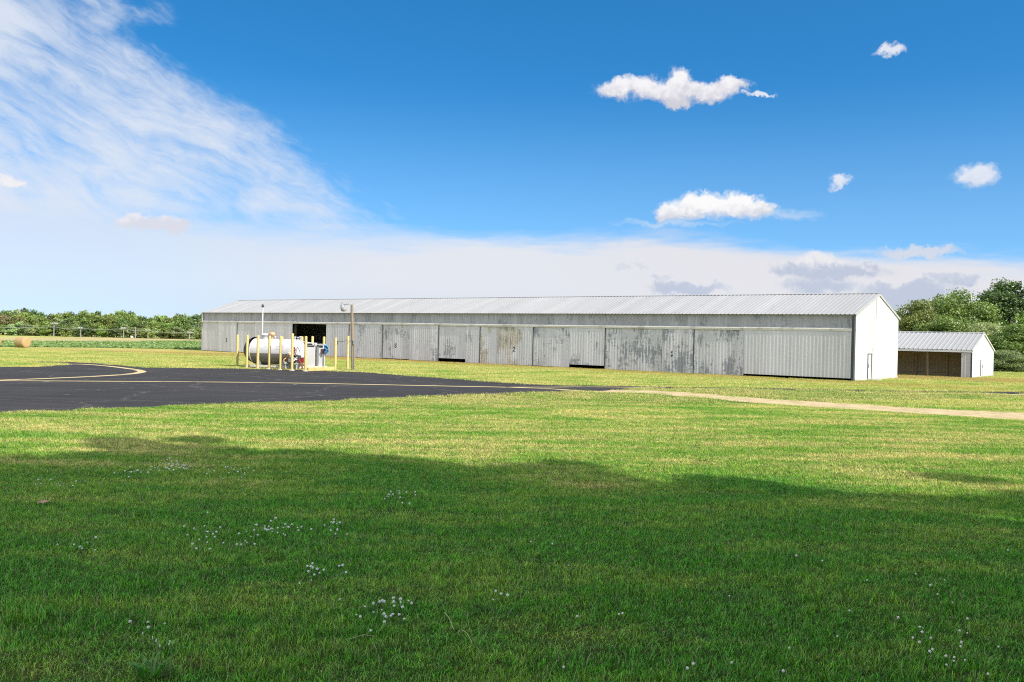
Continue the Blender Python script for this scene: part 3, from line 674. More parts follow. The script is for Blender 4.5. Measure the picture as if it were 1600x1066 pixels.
def rake(nm, x, W_, E2, AP_, th_, mat_, parent, d=0.16, ovr=0.18, lf=0.03):
    m_ = MB(); s2 = (AP_-E2)/(W_/2)
    for sgn in (0, 1):
        ya = -ovr if not sgn else W_+ovr; za = E2 - ovr*s2 + lf; yb = W_/2; zb = AP_ + lf
        m_.add([(x-th_, ya, za-d), (x-th_, yb, zb-d), (x-th_, yb, zb+0.03), (x-th_, ya, za+0.03), (x+th_, ya, za-d), (x+th_, yb, zb-d), (x+th_, yb, zb+0.03), (x+th_, ya, za+0.03)],
               [(0,1,2,3),(7,6,5,4),(0,4,5,1),(2,6,7,3),(0,3,7,4),(1,5,6,2)])
    return m_.build(nm, mat_, parent)
MRK = simple('rake_trim_paint', (0.34,0.35,0.34), 0.6, var=0.25, scale=2)
rake('rake_trim', 0.08, HW, HE, HAP, 0.03, MRK, roof); rake('rake_trim', -HL-0.12, HW, HE, HAP, 0.03, MRK, roof)
TR = 3.98
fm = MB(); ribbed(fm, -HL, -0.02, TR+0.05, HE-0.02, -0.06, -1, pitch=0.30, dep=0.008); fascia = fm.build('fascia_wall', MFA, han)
# near gable with the lapped upper panel
def gz(y): return roofz(y) - 0.03
def gable(name, W_, x, zfun, mat_, parent, z0=0.12, zlap=None, sgn=1, pitch=0.3):
    M = Matrix(((0,sgn,0,x),(1,0,0,0),(0,0,1,0),(0,0,0,1)))      # local x->y, local y->+-x
    m_ = MB(); tmp = MB()
    mid_ = W_/2
    if zlap is None:
        ribbed(tmp, 0, mid_, z0, zfun, 0, 1, pitch=pitch, dep=0.018); ribbed(tmp, mid_, W_, z0, zfun, 0, 1, pitch=pitch, dep=0.018)
    else:
        ya, yb, zl = zlap
        for a, b_ in ((0, mid_), (mid_, W_)): ribbed(tmp, a, b_, z0, zfun, 0, 1, pitch=pitch, dep=0.018)
        for a, b_ in ((ya, mid_), (mid_, yb)): ribbed(tmp, a, b_, zl, lambda y: zfun(y)-0.01, 0.022, 1, pitch=pitch, dep=0.018)
    m_.add([M @ Vector(v) for v in tmp.v], tmp.f if sgn > 0 else [q[::-1] for q in tmp.f]); return m_.build(name, mat_, parent)
gw = gable('gable_wall', HW, 0.0, gz, MGA, han, zlap=(5.0, HW-0.05, 5.12))
gable('gable_wall', HW, -HL, gz, MGA, han, sgn=-1)
bk = MB(); ribbed(bk, -HL, 0, 0.1, HE-0.05, HW, 1); bk.build('back_wall', MGC, han)
f_ = MB(); f_.box((-HL+0.05, 0.05, 0.0), (-0.05, HW-0.05, 0.03)); f_.build('floor_slab', MFL, han)
f_ = MB(); f_.box((-0.04, 0.02, -0.1), (0.05, HW, 0.16)); f_.box((-HL+0.0, HW-0.06, -0.1), (-0.04, HW+0.05, 0.14)); f_.build('foundation', MCN, han)
f_ = MB(); f_.box((-0.16, -0.31, 0.02), (0.025, 0.03, HE-0.15)); f_.build('corner_post', MDK, han)
f_ = MB(); f_.box((-HL-0.03, -0.31, 0.02), (-HL+0.13, 0.0, HE-0.15)); f_.build('corner_post', MFA, han)
# inner posts and trusses give the open bay something to hold
for i in range(1, 9):
    xx = -HL + HL*i/9; f_ = MB(); f_.box((xx-0.09, 0.02, 0), (xx+0.09, 0.2, TR)); f_.build('inner_post', MIN_, han)
f_ = MB(); f_.box((-HL, -0.055, TR-0.12), (0, 0.15, TR+0.06)); f_.build('header_beam', MIN_, han)
# track hood: short lengths, each sagging slightly
tk = MB(); xa = -HL-0.05; k = 0
joints = [on_plane(px, 515, HM, 1).x for px in (401, 520, 642, 790, 947, 1163)]
ends = [-HL-0.04] + joints + [-0.14]
for a, b_ in zip(ends, ends[1:]):
    dz = random.uniform(-0.03, 0.03); dz2 = random.uniform(-0.03, 0.03)
    y0 = -0.325; v = []
    for xx, d in ((a+0.02, dz), (b_-0.02, dz2)): v += [(xx, -0.075, TR+0.16+d), (xx, y0, TR+0.05+d), (xx, y0, TR-0.12+d), (xx, -0.075, TR-0.04+d)]
    tk.add(v, [(0,1,5,4),(1,2,6,5),(2,3,7,6),(3,0,4,7),(0,3,2,1),(4,5,6,7)])
tk.build('door_track', MTR, han)
# sliding doors: seams read from the photograph, set on two tracks, alternate doors standing proud
seams = [320, 343.7, 372.5, 401, 459.5, 512, 547.5, 561, 600, 642, 687.5, 730, 752, 780, 835, 892.5, 947.5, 1037, 1086, 1164.5, 1333]
sx_ = [on_plane(px, 540, HM, 1).x for px in seams]; sx_[0] = -HL+0.14; sx_[-1] = -0.17
raised = {687.5: 0.42, 892.5: 0.36, 1164.5: 0.22, 600: 0.14}
dmat = {752: MWR, 780: MWR, 730: MW, 947.5: MWB, 1037: MWB, 1086: MWB, 835: MW, 320: MWC, 343.7: MWC, 372.5: MWC, 401: MWC, 1164.5: MWC, 512: MWC, 547.5: MWC}
digit_px = {343.7: (357, '5'), 512: (529.5, '4'), 600: (620.5, '3'), 780: (806, '2'), 1037: (1053, '1')}
SEG = {'1': [[(0.5,1),(0.5,0)],[(0.25,0.78),(0.5,1)],[(0.22,0),(0.78,0)]], '2': [[(0.05,0.8),(0.3,1),(0.75,1),(0.95,0.78),(0.85,0.55),(0.05,0),(0.98,0)]],
       '3': [[(0.05,0.85),(0.35,1),(0.8,0.98),(0.93,0.75),(0.72,0.54),(0.4,0.53)],[(0.72,0.54),(0.97,0.3),(0.8,0.03),(0.35,0),(0.03,0.16)]],
       '4': [[(0.72,0),(0.72,1),(0.02,0.32),(1,0.32)]], '5': [[(0.92,1),(0.15,1),(0.1,0.56),(0.6,0.62),(0.95,0.38),(0.85,0.08),(0.5,0),(0.05,0.1)]]}
for i in range(len(seams)-1):
    key = seams[i]
    if key == 459.5: continue                                   # the open bay
    a, b_ = sx_[i]+0.02, sx_[i+1]-0.02; yy = -0.235 - (0.055 if i % 2 else 0.0); zb = raised.get(key, random.uniform(0.05, 0.09))
    m_ = MB(); ribbed(m_, a, b_, zb, TR-0.05, yy, -1, pitch=0.30, dep=0.006, ph=random.random()*0.3)
    fr = 0.05
    m_.box((a-0.005, yy+0.004, zb), (a+fr, yy+0.055, TR-0.06)); m_.box((b_-fr, yy+0.004, zb), (b_+0.005, yy+0.055, TR-0.06)); m_.box((a+fr, yy+0.004, zb), (b_-fr, yy+0.05, zb+0.1)); m_.box((a+fr, yy+0.004, TR-0.18), (b_-fr, yy+0.05, TR-0.08))
    dr = m_.build('sliding_door', dmat.get(key, MW), han)
    if i < len(seams)-2: MB().box((b_+0.008, yy-0.012, zb), (b_+0.075, yy+0.03, TR-0.06)).build('seam_shadow', MDK, dr)  # dark strip standing in for the gap shadow at the door seam
    if key in digit_px:
        px, dg = digit_px[key]; hit = on_plane(px, 538, HM, 1); z0 = on_plane(px, {357:534, 529.5:539, 620.5:543, 806:549, 1053:556}[px], HM, 1).z
        hh, ww = 0.40, 0.25; g_ = MB()
        for st_ in SEG[dg]:
            pts = [(hit.x-ww/2+u*ww, yy-0.016, z0+v*hh) for u, v in st_]
            for p0, p1 in zip(pts, pts[1:]):
                p0, p1 = Vector(p0), Vector(p1); d = (p1-p0).normalized(); n = Vector((-d.z, 0, d.x))*0.03; e = d*0.05
                g_.add([p0-e-n, p1+e-n, p1+e+n, p0-e+n, p0-e-n+Vector((0,0.012,0)), p1+e-n+Vector((0,0.012,0)), p1+e+n+Vector((0,0.012,0)), p0-e+n+Vector((0,0.012,0))], [(0,1,2,3),(4,7,6,5),(0,4,5,1),(1,5,6,2),(2,6,7,3),(3,7,4,0)])
        g_.build('painted_number', MBK, dr)
# walk door in the near gable
GM = HM @ Matrix(((0,-1,0,0),(1,0,0,0),(0,0,1,0),(0,0,0,1)))     # frame with the gable plane at local y=0
pa = on_plane(1354.2, 594, GM, 1); pb = on_plane(1360.6, 552.5, GM, 1)
dy0, dy1, dzt = pa.x, pb.x, pb.z
m_ = MB(); m_.box((0.024, dy0+0.06, 0.12), (0.06, dy1-0.06, dzt-0.06)); wd = m_.build('walk_door', simple('door_white', (0.55,0.55,0.54), 0.45, var=0.06), han)
m_ = MB(); m_.box((0.022, dy0, 0.12), (0.085, dy0+0.055, dzt)); m_.box((0.022, dy1-0.055, 0.12), (0.11, dy1, dzt)); m_.box((0.022, dy0+0.055, dzt-0.055), (0.10, dy1-0.055, dzt)); m_.build('frame', simple('frame_grey', (0.10,0.10,0.10), 0.6), wd)
m_ = MB(); m_.box((0.06, dy0+0.12, 1.0), (0.075, dy0+0.17, 1.35)); m_.tube([(0.075, dy0+0.145, 1.12), (0.13, dy0+0.145, 1.12), (0.13, dy0+0.25, 1.12)], 0.012, 8); m_.build('handle', MDK, wd)
m_ = MB(); m_.box((0.05, dy0-0.1, 0.0), (0.9, dy1+0.1, 0.10)); m_.build('door_step', MCN, han)

# ------------------------------------------------------------------ open shed
SW, SE, SA, SL = 9.224, 2.533, 4.132, 26.0
SM = T((42.076, 84.964, 0)) @ RH
shd = thing('open_shed', 'low open fronted shed with grey ribbed roof, brown wooden inside and white gable', 'shed', SM)
sls = (SA-SE)/(SW/2)
r_ = MB(); roof_sheet(r_, -SL-0.1, 0.1, -0.14, SE-0.14*sls+0.07, SW/2, SA+0.07, pitch=0.42, dep=0.045); roof_sheet(r_, -SL-0.1, 0.1, SW+0.2, SE-0.2*sls+0.07, SW/2, SA+0.07, pitch=0.42, dep=0.045)
sro = r_.build('roof', mr, shd)
r_ = MB(); q = 0.14; r_.add([(-SL-0.12, SW/2-q, SA+0.115-q*sls), (0.12, SW/2-q, SA+0.115-q*sls), (0.12, SW/2, SA+0.13), (-SL-0.12, SW/2, SA+0.13), (-SL-0.12, SW/2+q, SA+0.115-q*sls), (0.12, SW/2+q, SA+0.115-q*sls)], [(0,1,2,3),(3,2,5,4)]); r_.build('ridge_cap', bpy.data.materials['ridge_metal'], sro)
rake('rake_trim', 0.08, SW, SE, SA, 0.03, MTR, sro, d=0.1)
MSW = simple('shed_white_trim', (0.78,0.78,0.78), 0.5, var=0.05)
m_ = MB(); m_.box((-SL, -0.12, SE-0.20), (0.05, -0.085, SE-0.01)); m_.build('eave_fascia', MSW, shd)
sz = lambda y: SE + sls*(y if y < SW/2 else SW-y) - 0.03
gable('gable_wall', SW, 0.0, sz, MGC, shd, z0=0.12); gable('gable_wall', SW, -SL, sz, MGC, shd, sgn=-1)
mwood, t, b = mat('brown_board_wall'); p = t.obj()
n = t.noise(t.mapv(p, (7, 7, 0.4)), 1.0, 5, 0.65)
c = t.mix(n, (0.20, 0.15, 0.08), (0.35, 0.265, 0.145)); bx = t.m('FRACT', t.m('MULTIPLY', t.xyz(p)[0], 1/0.28))
c = t.mix(t.ss(t.m('ABSOLUTE', t.m('SUBTRACT', bx, 0.5)), 0.46, 0.5), c, (0.05, 0.04, 0.03)); t.put(b.inputs['Base Color'], c); b.inputs['Roughness'].default_value = 0.85
m_ = MB(); ribbed(m_, -SL, 0, 0.1, SE-0.05, SW, 1); m_.build('back_wall', MGC, shd)
IY = 2.3
m_ = MB(); m_.box((-SL+0.1, IY, 0.02), (-1.15, IY+0.05, SE+sls*IY-0.08)); iw = m_.build('inner_board_wall', mwood, shd)
MWD = simple('timber', (0.12,0.09,0.05), 0.85, var=0.25, scale=5)
for k in range(4): 
    m_ = MB(); m_.box((-SL+0.1, IY-0.05, 0.35+0.6*k), (-1.2, IY-0.004, 0.45+0.6*k)); m_.build('girt', mwood, iw)
pxs = [on_plane(px, 570, SM, 1).x for px in (1449.2,)]
for xx in pxs + [pxs[0]-5.2, pxs[0]-10.4]:
    m_ = MB(); m_.box((xx-0.07, -0.1, 0), (xx+0.07, 0.05, SE-0.1)); m_.build('post', MWD, shd)
for xx in (pxs[0]-1.6, pxs[0]+1.2, pxs[0]+2.8): 
    m_ = MB(); m_.box((xx-0.06, IY-0.16, 0), (xx+0.06, IY-0.055, SE+0.4)); m_.build('post', mwood, shd)
xr = on_plane(1502, 570, SM, 1).x
m_ = MB(); ribbed(m_, xr, -0.04, 0.06, SE-0.24, -0.03, -1, pitch=0.28, dep=0.018); m_.build('front_panel', MGC, shd)
m_ = MB(); m_.box((-0.09, -0.06, 0), (0.04, -0.008, SE-0.05)); m_.build('corner_trim', MDK, shd)
m_ = MB(); m_.box((-0.05, 0.0, -0.1), (0.04, SW, 0.13)); m_.build('foundation', MCN, shd)
m_ = MB(); m_.box((-SL, 0.0, 0), (-0.06, SW-0.05, 0.025)); m_.build('dirt_floor', MFL, shd)
GS = SM @ Matrix(((0,-1,0,0),(1,0,0,0),(0,0,1,0),(0,0,0,1)))
pa = on_plane(1531.2, 589, GS, 1); pb = on_plane(1534.6, 562, GS, 1); a, b_, zt = pa.x, pb.x, pb.z
if b_ - a < 0.7: b_ = a + 0.8
m_ = MB(); m_.box((0.024, a+0.05, 0.13), (0.055, b_-0.05, zt-0.05)); wd = m_.build('walk_door', simple('shed_door', (0.58,0.58,0.58), 0.5, var=0.05), shd)
m_ = MB(); m_.box((0.022, a, 0.13), (0.07, a+0.045, zt)); m_.box((0.022, b_-0.045, 0.13), (0.07, b_, zt)); m_.box((0.022, a+0.045, zt-0.045), (0.07, b_-0.045, zt)); m_.build('frame', simple('shed_frame', (0.25,0.25,0.25), 0.6), wd)
m_ = MB(); m_.box((0.055, b_-0.2, 0.9), (0.07, b_-0.13, 1.15)); m_.tube([(0.07, b_-0.16, 1.0), (0.12, b_-0.16, 1.0), (0.12, b_-0.28, 1.0)], 0.012, 8); m_.build('handle', MDK, wd)

# ------------------------------------------------------------------ fuel station
MYE = simple('yellow_post_paint', (0.52, 0.41, 0.16), 0.55, var=0.12, scale=3, dirt=(0.30, 0.22, 0.09), dirt_amt=0.45)
MWH = simple('white_enamel', (0.52, 0.52, 0.54), 0.35, var=0.05, scale=2, dirt=(0.5, 0.47, 0.42), dirt_amt=0.25)
MRD = simple('red_paint', (0.22, 0.03, 0.03), 0.45); MSG = simple('grey_steel', (0.30, 0.31, 0.32), 0.45, 0.4)
MBR = simple('brass_and_rust', (0.42, 0.22, 0.09), 0.5, 0.3, var=0.3); MBL = simple('blue_hose', (0.05, 0.22, 0.40), 0.45); MBW = simple('tan_primer', (0.55, 0.33, 0.18), 0.6)
posts = [(370.5,523,573.6),(385.7,523.5,575.2),(402.5,524,576.2),(420.5,524.5,577.2),(438,525,578.3),(456,521,579.4),(477,525.3,580.4),(523.6,527.5,578.6),(543,525,577.6)]
fb = [gp(p[0], p[2]) for p in posts]
ex = (fb[6]-fb[0]).normalized(); ey = Vector((-ex.y, ex.x, 0))
post_lab = ['leftmost yellow steel post, left of the white fuel tank', 'yellow steel post before the dark left end of the tank', 'yellow steel post before the left shoulder of the tank', 'yellow steel post before the tank just right of its round manway', 'yellow steel post before the middle of the tank belly',
            'tallest yellow steel post, in front of the pipework end of the tank', 'yellow steel post between the tank pipework and the tall white cabinet', 'yellow steel post at the right end of the yellow kerb beam', 'yellow steel post standing nearest the wooden lamp pole']
pst = []
def post(p, label, hgt):
    o = thing('bollard', label, 'bollard', T(p), 'yellow posts guarding the fuel tank')
    m_ = MB(); m_.lathe([(0.1, 0), (0.1, hgt-0.05), (0.085, hgt-0.015), (0.0, hgt)], 16); m_.build('post', MYE, o)
    m_ = MB(); m_.lathe([(0.20, 0), (0.20, 0.05), (0.12, 0.08)], 16); m_.build('footing', MCN, o); return o
for (px, ty, by), p, lb in zip(posts, fb, post_lab):
    hgt = at_depth(px, ty, p.y).z; pst.append((p, hgt)); post(p, lb, hgt)
back = fb[5] + ey*4.6
for px, ty, lb in ((488.5, 525.5, 'yellow post behind the tall white cabinet, top showing against the dark opening'), (506.5, 526, 'yellow post rising behind the slim fuel pump'), (441, 526, 'dull tan post behind the tank, only its top showing'), (472.2, 525.8, 'short pale post end behind the tank pipework')):
    d = back.y + (px-456)*0.02; q = at_depth(px, ty, d); post(Vector((q.x, q.y, 0)), lb, q.z)
# tank
TC = at_depth(433, 549, fb[3].y + 2.2); TL = 3.75; TRD = 0.98
org = Vector((TC.x, TC.y, 0)); ang = math.atan2(ex.y, ex.x)*0.42
TM = T(org) @ RZ(ang); CZ = at_depth(433, 549.5, TC.y).z
sc_px = F/TC.y
tank = thing('fuel_tank', 'white horizontal cylindrical fuel tank on a steel skid behind yellow posts', 'fuel tank', TM)
hl = TL/2
m_ = MB(); prof = [(0.0, -hl-0.42), (0.35, -hl-0.40), (0.62, -hl-0.33), (0.82, -hl-0.22), (0.93, -hl-0.1), (TRD, -hl), (TRD, -hl+0.02)] + [(TRD, -hl+TL*k/12) for k in range(1, 12)] + [(TRD, hl), (0.93, hl+0.1), (0.82, hl+0.2), (0.6, hl+0.3), (0.3, hl+0.36), (0.0, hl+0.37)]
prof = prof[::-1]
m_.lathe(prof, 48, axis='X', M=T((0, 0, CZ))); shell = m_.build('shell', MWH, tank)
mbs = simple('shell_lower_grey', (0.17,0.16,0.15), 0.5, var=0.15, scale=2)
# darker grey lower half: a skin wrapped 4 mm proud
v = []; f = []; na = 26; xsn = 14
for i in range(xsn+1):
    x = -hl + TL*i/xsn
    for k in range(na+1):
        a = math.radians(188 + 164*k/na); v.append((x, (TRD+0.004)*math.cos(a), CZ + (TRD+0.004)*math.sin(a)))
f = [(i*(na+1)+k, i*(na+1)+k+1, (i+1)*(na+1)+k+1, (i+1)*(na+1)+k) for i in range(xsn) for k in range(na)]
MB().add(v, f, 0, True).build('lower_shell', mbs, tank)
m_ = MB(); m_.lathe([(TRD+0.0, -0.03), (TRD+0.02, -0.03), (TRD+0.02, 0.03), (TRD+0.0, 0.03)], 48, axis='X', M=T((-hl+0.02, 0, CZ))); m_.lathe([(TRD+0.0, -0.03), (TRD+0.02, -0.03), (TRD+0.02, 0.03), (TRD+0.0, 0.03)], 48, axis='X', M=T((hl-0.02, 0, CZ))); m_.build('weld_band', MWH, tank)
m_ = MB(); m_.lathe([(0.0, -0.62), (0.62, -0.60), (0.80, -0.45), (0.93, -0.22), (1.0, -0.08), (1.01, -0.06), (1.01, 0.0)][::-1], 32, axis='X', M=T((-hl-0.2, 0.12, CZ+0.09))); m_.lathe([(0, -0.16), (0.27, -0.16), (0.27, 0.0)][::-1], 20, axis='X', M=T((-hl-0.76, 0.1, CZ-0.02))); m_.build('end_cap', simple('black_end', (0.03,0.03,0.032), 0.6), tank)
def tl(px, py): return on_plane(px, py, TM, 1)
m_ = MB(); x0 = tl(414.5, 530).x; m_.lathe([(0.0, CZ+TRD+0.42), (0.30, CZ+TRD+0.40), (0.30, CZ+TRD+0.33), (0.36, CZ+TRD+0.33), (0.36, CZ+TRD+0.26), (0.28, CZ+TRD+0.26), (0.28, CZ+TRD-0.1)][::-1], 20, M=T((x0, 0, 0))); m_.build('manway', MWH, tank)
vz = at_depth(409.8, 480, TC.y).z; xv = tl(409.8, 520).x
m_ = MB(); m_.tube([(x0-0.05, 0.0, CZ+TRD+0.3), (xv, 0, CZ+TRD+0.42), (xv, 0, vz)], 0.055, 10); vp = m_.build('vent_pipe', MWH, tank)
m_ = MB(); m_.lathe([(0.055, vz-0.02), (0.10, vz+0.02), (0.10, vz+0.16), (0.03, vz+0.24), (0, vz+0.24)], 12, M=T((xv, 0, 0))); m_.build('vent_cap', MDK, vp)
xb = tl(425.3, 526).x
m_ = MB(); m_.lathe([(0.10, CZ+TRD-0.05), (0.10, CZ+TRD+0.25), (0.24, CZ+TRD+0.27), (0.24, CZ+TRD+0.42), (0.18, CZ+TRD+0.52), (0, CZ+TRD+0.55)], 16, M=T((xb, 0, 0))); m_.build('relief_vent', MBW, tank)
for px, hh in ((423.6, 0.18), (429.0, 0.2), (459.8, 0.22), (464.2, 0.2), (469.5, 0.25)):
    x = tl(px, 530).x; m_ = MB(); m_.lathe([(0.07, CZ+TRD-0.06), (0.07, CZ+TRD+hh*0.6), (0.10, CZ+TRD+hh*0.6), (0.10, CZ+TRD+hh), (0, CZ+TRD+hh)], 12, M=T((x, random.uniform(-0.15, 0.15), 0))); m_.build('fitting', MWH, tank)
m_ = MB()
for x in (-hl+0.7, hl-0.9): m_.box((x-0.12, -0.75, 0.22), (x+0.12, 0.75, CZ-0.62))
m_.build('saddle', MSG, tank)
m_ = MB()
for y in (-0.85, 0.75): m_.box((-hl-0.5, y, 0.10), (hl+0.5, y+0.12, 0.26))
for x in (-hl-0.35, 0, hl+0.3): m_.box((x, -0.73, 0.10), (x+0.12, 0.75, 0.22))
m_.build('skid', MTR, tank)
# sign plates: faint lettering on the shell side
m_ = MB()
def on_shell(x, a, r=TRD+0.012): return Vector((x, r*math.cos(a), CZ + r*math.sin(a)))
def shell_bar(mb, xa_, xb_, za, zb_):
    v = []; aa = [math.pi + math.asin(max(-1, min(1, (CZ-z_)/TRD))) for z_ in (za, zb_)]
    for a_ in aa:
        for x in (xa_, xb_): v.append(on_shell(x, a_))
    mb.add(v, [(0,1,3,2)])
xa_ = tl(441, 540).x; m_ = MB(); r2 = random.Random(5)
for row, z_ in enumerate((CZ+0.42, CZ+0.20)):
    x = xa_
    while x < xa_ + 0.62:
        wv = r2.uniform(0.03, 0.07); shell_bar(m_, x, x+wv, z_-0.05, z_+0.05); x += wv + 0.03
m_.build('lettering', simple('faded_grey_lettering', (0.42,0.43,0.47), 0.6), tank)
m_ = MB(); xa_ = tl(417, 543).x
for k in range(10):
    a0, a1 = 2*math.pi*k/10, 2*math.pi*(k+1)/10
    p0 = (xa_+0.42+0.34*math.cos(a0), CZ+0.28+0.16*math.sin(a0)); p1 = (xa_+0.42+0.34*math.cos(a1), CZ+0.28+0.16*math.sin(a1))
    q = [on_shell(x_, math.pi + math.asin((CZ-z_)/TRD)) for x_, z_ in (p0, p1, (xa_+0.42+(p1[0]-xa_-0.42)*0.8, CZ+0.28+(p1[1]-CZ-0.28)*0.75), (xa_+0.42+(p0[0]-xa_-0.42)*0.8, CZ+0.28+(p0[1]-CZ-0.28)*0.75))]
    m_.add(q, [(0,1,2,3)])
m_.build('oval_mark', simple('faded_oval', (0.62,0.63,0.68), 0.6), tank)
# pump and pipework at the right end
PM = TM @ T((hl+0.33, -1.2, 0))
pmp = thing('fuel_pump_skid', 'cluster of pump, filter housings, valves and red and white pipework at the tank end', 'pump', PM)
m_ = MB()
for x in (-0.62, 0.30): 
    for y in (-0.25, 0.25): m_.box((x, y-0.04, 0), (x+0.07, y+0.04, 0.42))
m_.box((-0.7, -0.32, 0.42), (0.45, 0.32, 0.50)); m_.build('stand', MWH, pmp)
m_ = MB(); m_.lathe([(0, -0.35), (0.19, -0.35), (0.19, 0.15), (0.12, 0.2), (0.12, 0.32), (0.0, 0.32)][::-1], 18, axis='X', M=T((-0.10, 0.0, 0.71))); m_.build('motor', MWH, pmp)
m_ = MB(); m_.lathe([(0, 0.5), (0.20, 0.52), (0.20, 1.08), (0.24, 1.08), (0.24, 1.16), (0.12, 1.28), (0, 1.30)], 18, M=T((0.38, 0.12, 0))); m_.build('filter_housing', MWH, pmp)
m_ = MB(); m_.lathe([(0, -0.09), (0.20, -0.09), (0.24, 0), (0.20, 0.09), (0, 0.09)], 18, M=T((-0.32, -0.15, 1.12)) @ Matrix.Rotation(math.pi/2, 4, 'X')); m_.build('flow_meter', MWH, pmp)
m_ = MB(); m_.lathe([(0, -0.02), (0.12, -0.02), (0.12, 0.02), (0, 0.02)], 14, M=T((-0.32, -0.27, 1.12)) @ Matrix.Rotation(math.pi/2, 4, 'X')); m_.build('dial', MBR, pmp)
m_ = MB(); m_.tube([(-0.32, 0.1, 1.1), (-0.05, 0.1, 1.25), (0.08, 0.1, 1.7), (0.08, 0.1, 2.15)], 0.05, 10); m_.tube([(0.38, 0.12, 1.3), (0.5, 0.15, 1.9), (0.5, 0.3, 2.15), (1.25, 0.3, 2.05), (1.45, 0.3, 1.9)], 0.045, 10); m_.tube([(0.62, 0, 0.6), (0.62, 0, 1.1), (0.5, 0.1, 1.2)], 0.05, 10); m_.tube([(-0.65, -0.1, 0.55), (-0.85, 0.3, 0.5), (-0.8, 0.9, 0.55)], 0.06, 10); m_.build('white_pipe', MWH, pmp)
m_ = MB(); m_.tube([(0.02, -0.12, 1.2), (0.03, -0.12, 1.75)], 0.07, 10); m_.lathe([(0, 1.45), (0.13, 1.47), (0.13, 1.55), (0, 1.57)], 14, M=T((0.03, -0.12, 0))); m_.build('red_valve', MRD, pmp)
m_ = MB(); m_.tube([(0.1, -0.2, 0.6), (0.55, -0.25, 0.75), (0.8, -0.25, 0.35), (0.78, -0.2, 0.1)], 0.06, 10); m_.box((0.60, -0.2, 0.55), (0.85, 0.1, 0.95)); m_.build('red_hose', MRD, pmp)
m_ = MB(); m_.tube([(-0.5, -0.3, 0.62), (-0.2, -0.4, 0.5), (0.2, -0.4, 0.55), (0.35, -0.35, 0.75)], 0.055, 10); m_.lathe([(0, 0.0), (0.13, 0.02), (0.13, 0.2), (0, 0.22)], 14, M=T((0.22, -0.3, 0.95))); m_.build('black_hose', MBK, pmp)
m_ = MB(); m_.box((-0.72, -0.12, 0.8), (-0.5, 0.1, 1.05)); m_.tube([(-0.6, -0.1, 0.9), (-0.75, -0.3, 0.75), (-0.7, -0.3, 0.5)], 0.05, 8); m_.build('rusty_valve', MBR, pmp)
# dispensers
def cab(px0, px1, d): a = at_depth(px0, 570, d); b_ = at_depth(px1, 570, d); return a, b_
DY = fb[7].y + 1.25
pad_a, pad_b = cab(477.5, 508, DY); PADM = T((pad_a.x, DY, 0)) @ RZ(ang*0.3)
pw = (pad_b-pad_a).length; pz = at_depth(490, 572.2, DY).z
pd = thing('concrete_island', 'low pale concrete island under the white cabinet and slim fuel pump', 'concrete pad', PADM)
MB().box((0, -0.45, 0), (pw, 0.85, pz)).build('pad', simple('pale_concrete', (0.66,0.62,0.55), 0.8, var=0.08), pd, bevel=0.02)
def locx(px): return (PADM.inverted() @ at_depth(px, 560, DY)).x
def locz(py): return at_depth(490, py, DY).z
x0, x1 = locx(480), locx(493.2); zt = locz(535.8)
D1 = PADM @ T((0, 0, 0)); cb = thing('card_cabinet', 'tall white self service cabinet with a black header panel', 'cabinet', D1)
MB().box((x0, -0.25, pz), (x1, 0.4, zt)).build('housing', MWH, cb, bevel=0.015)
hz0, hz1 = locz(542.0), locz(537.2)
hd = MB().box((x0+0.01, -0.275, hz0), (x1-0.01, -0.252, hz1)).build('header_panel', MBK, cb)
m_ = MB(); r3 = random.Random(3); x = x0+0.08
while x < x1-0.12: wv = r3.uniform(0.02, 0.05); m_.box((x, -0.283, (hz0+hz1)/2-0.025), (x+wv, -0.277, (hz0+hz1)/2+0.015)); x += wv+0.022
m_.build('lettering', MWH, hd)
MB().box((x0+0.03, -0.262, pz+0.1), (x1-0.03, -0.252, hz0-0.05)).build('door_panel', MWH, cb)
MB().box((x0, -0.20, pz), (x0-0.16, 0.35, pz+1.0)).build('side_box', MDK, cb)
x0, x1 = locx(497.3), locx(507.2); zt = locz(538.6)
dsp = thing('fuel_dispenser', 'slim white fuel pump with grey side and dark display, blue nozzle holder on its right', 'fuel pump', D1)
MB().box((x0+0.1, -0.22, pz), (x1, 0.3, zt)).build('housing', MWH, dsp, bevel=0.02)
MB().box((x0-0.03, -0.2, pz), (x0+0.095, 0.28, zt-0.15)).build('side_panel', MSG, dsp)
MB().box((x0-0.02, -0.24, zt-0.005), (x1+0.03, 0.32, zt+0.07)).build('top_cap', simple('cap_grey', (0.4,0.41,0.43), 0.5), dsp)
dp = MB().box((x0+0.15, -0.235, zt-0.22), (x1-0.06, -0.222, zt-0.05)).build('display', MBK, dsp)
m_ = MB(); m_.box((x0+0.28, -0.24, zt-0.72), (x0+0.52, -0.222, zt-0.32)); m_.tube([(x0+0.4, -0.28, zt-0.9), (x0+0.35, -0.33, zt-0.6), (x0+0.45, -0.33, zt-0.42)], 0.035, 8); m_.build('nozzle', simple('maroon_grip', (0.10,0.04,0.05), 0.5), dsp)
m_ = MB()
for k in range(3): 
    pts = [(x1+0.14+(0.26-0.05*k)*math.cos(a)*0.9, -0.15+0.06*k, zt-0.35+(0.30-0.05*k)*math.sin(a)) for a in np.linspace(0.3, 6.1, 18)]; m_.tube(pts, 0.05, 8)
m_.lathe([(0, -0.05), (0.15, -0.05), (0.15, 0.05), (0, 0.05)], 12, M=T((x1+0.12, -0.05, zt-0.32)) @ Matrix.Rotation(math.pi/2, 4, 'X')); m_.build('hose_coil', MBL, dsp)
MB().tube([(x1+0.02, -0.1, zt-0.35), (x1+0.12, -0.1, zt-0.35)], 0.05, 8).build('hose_bracket', MDK, dsp)
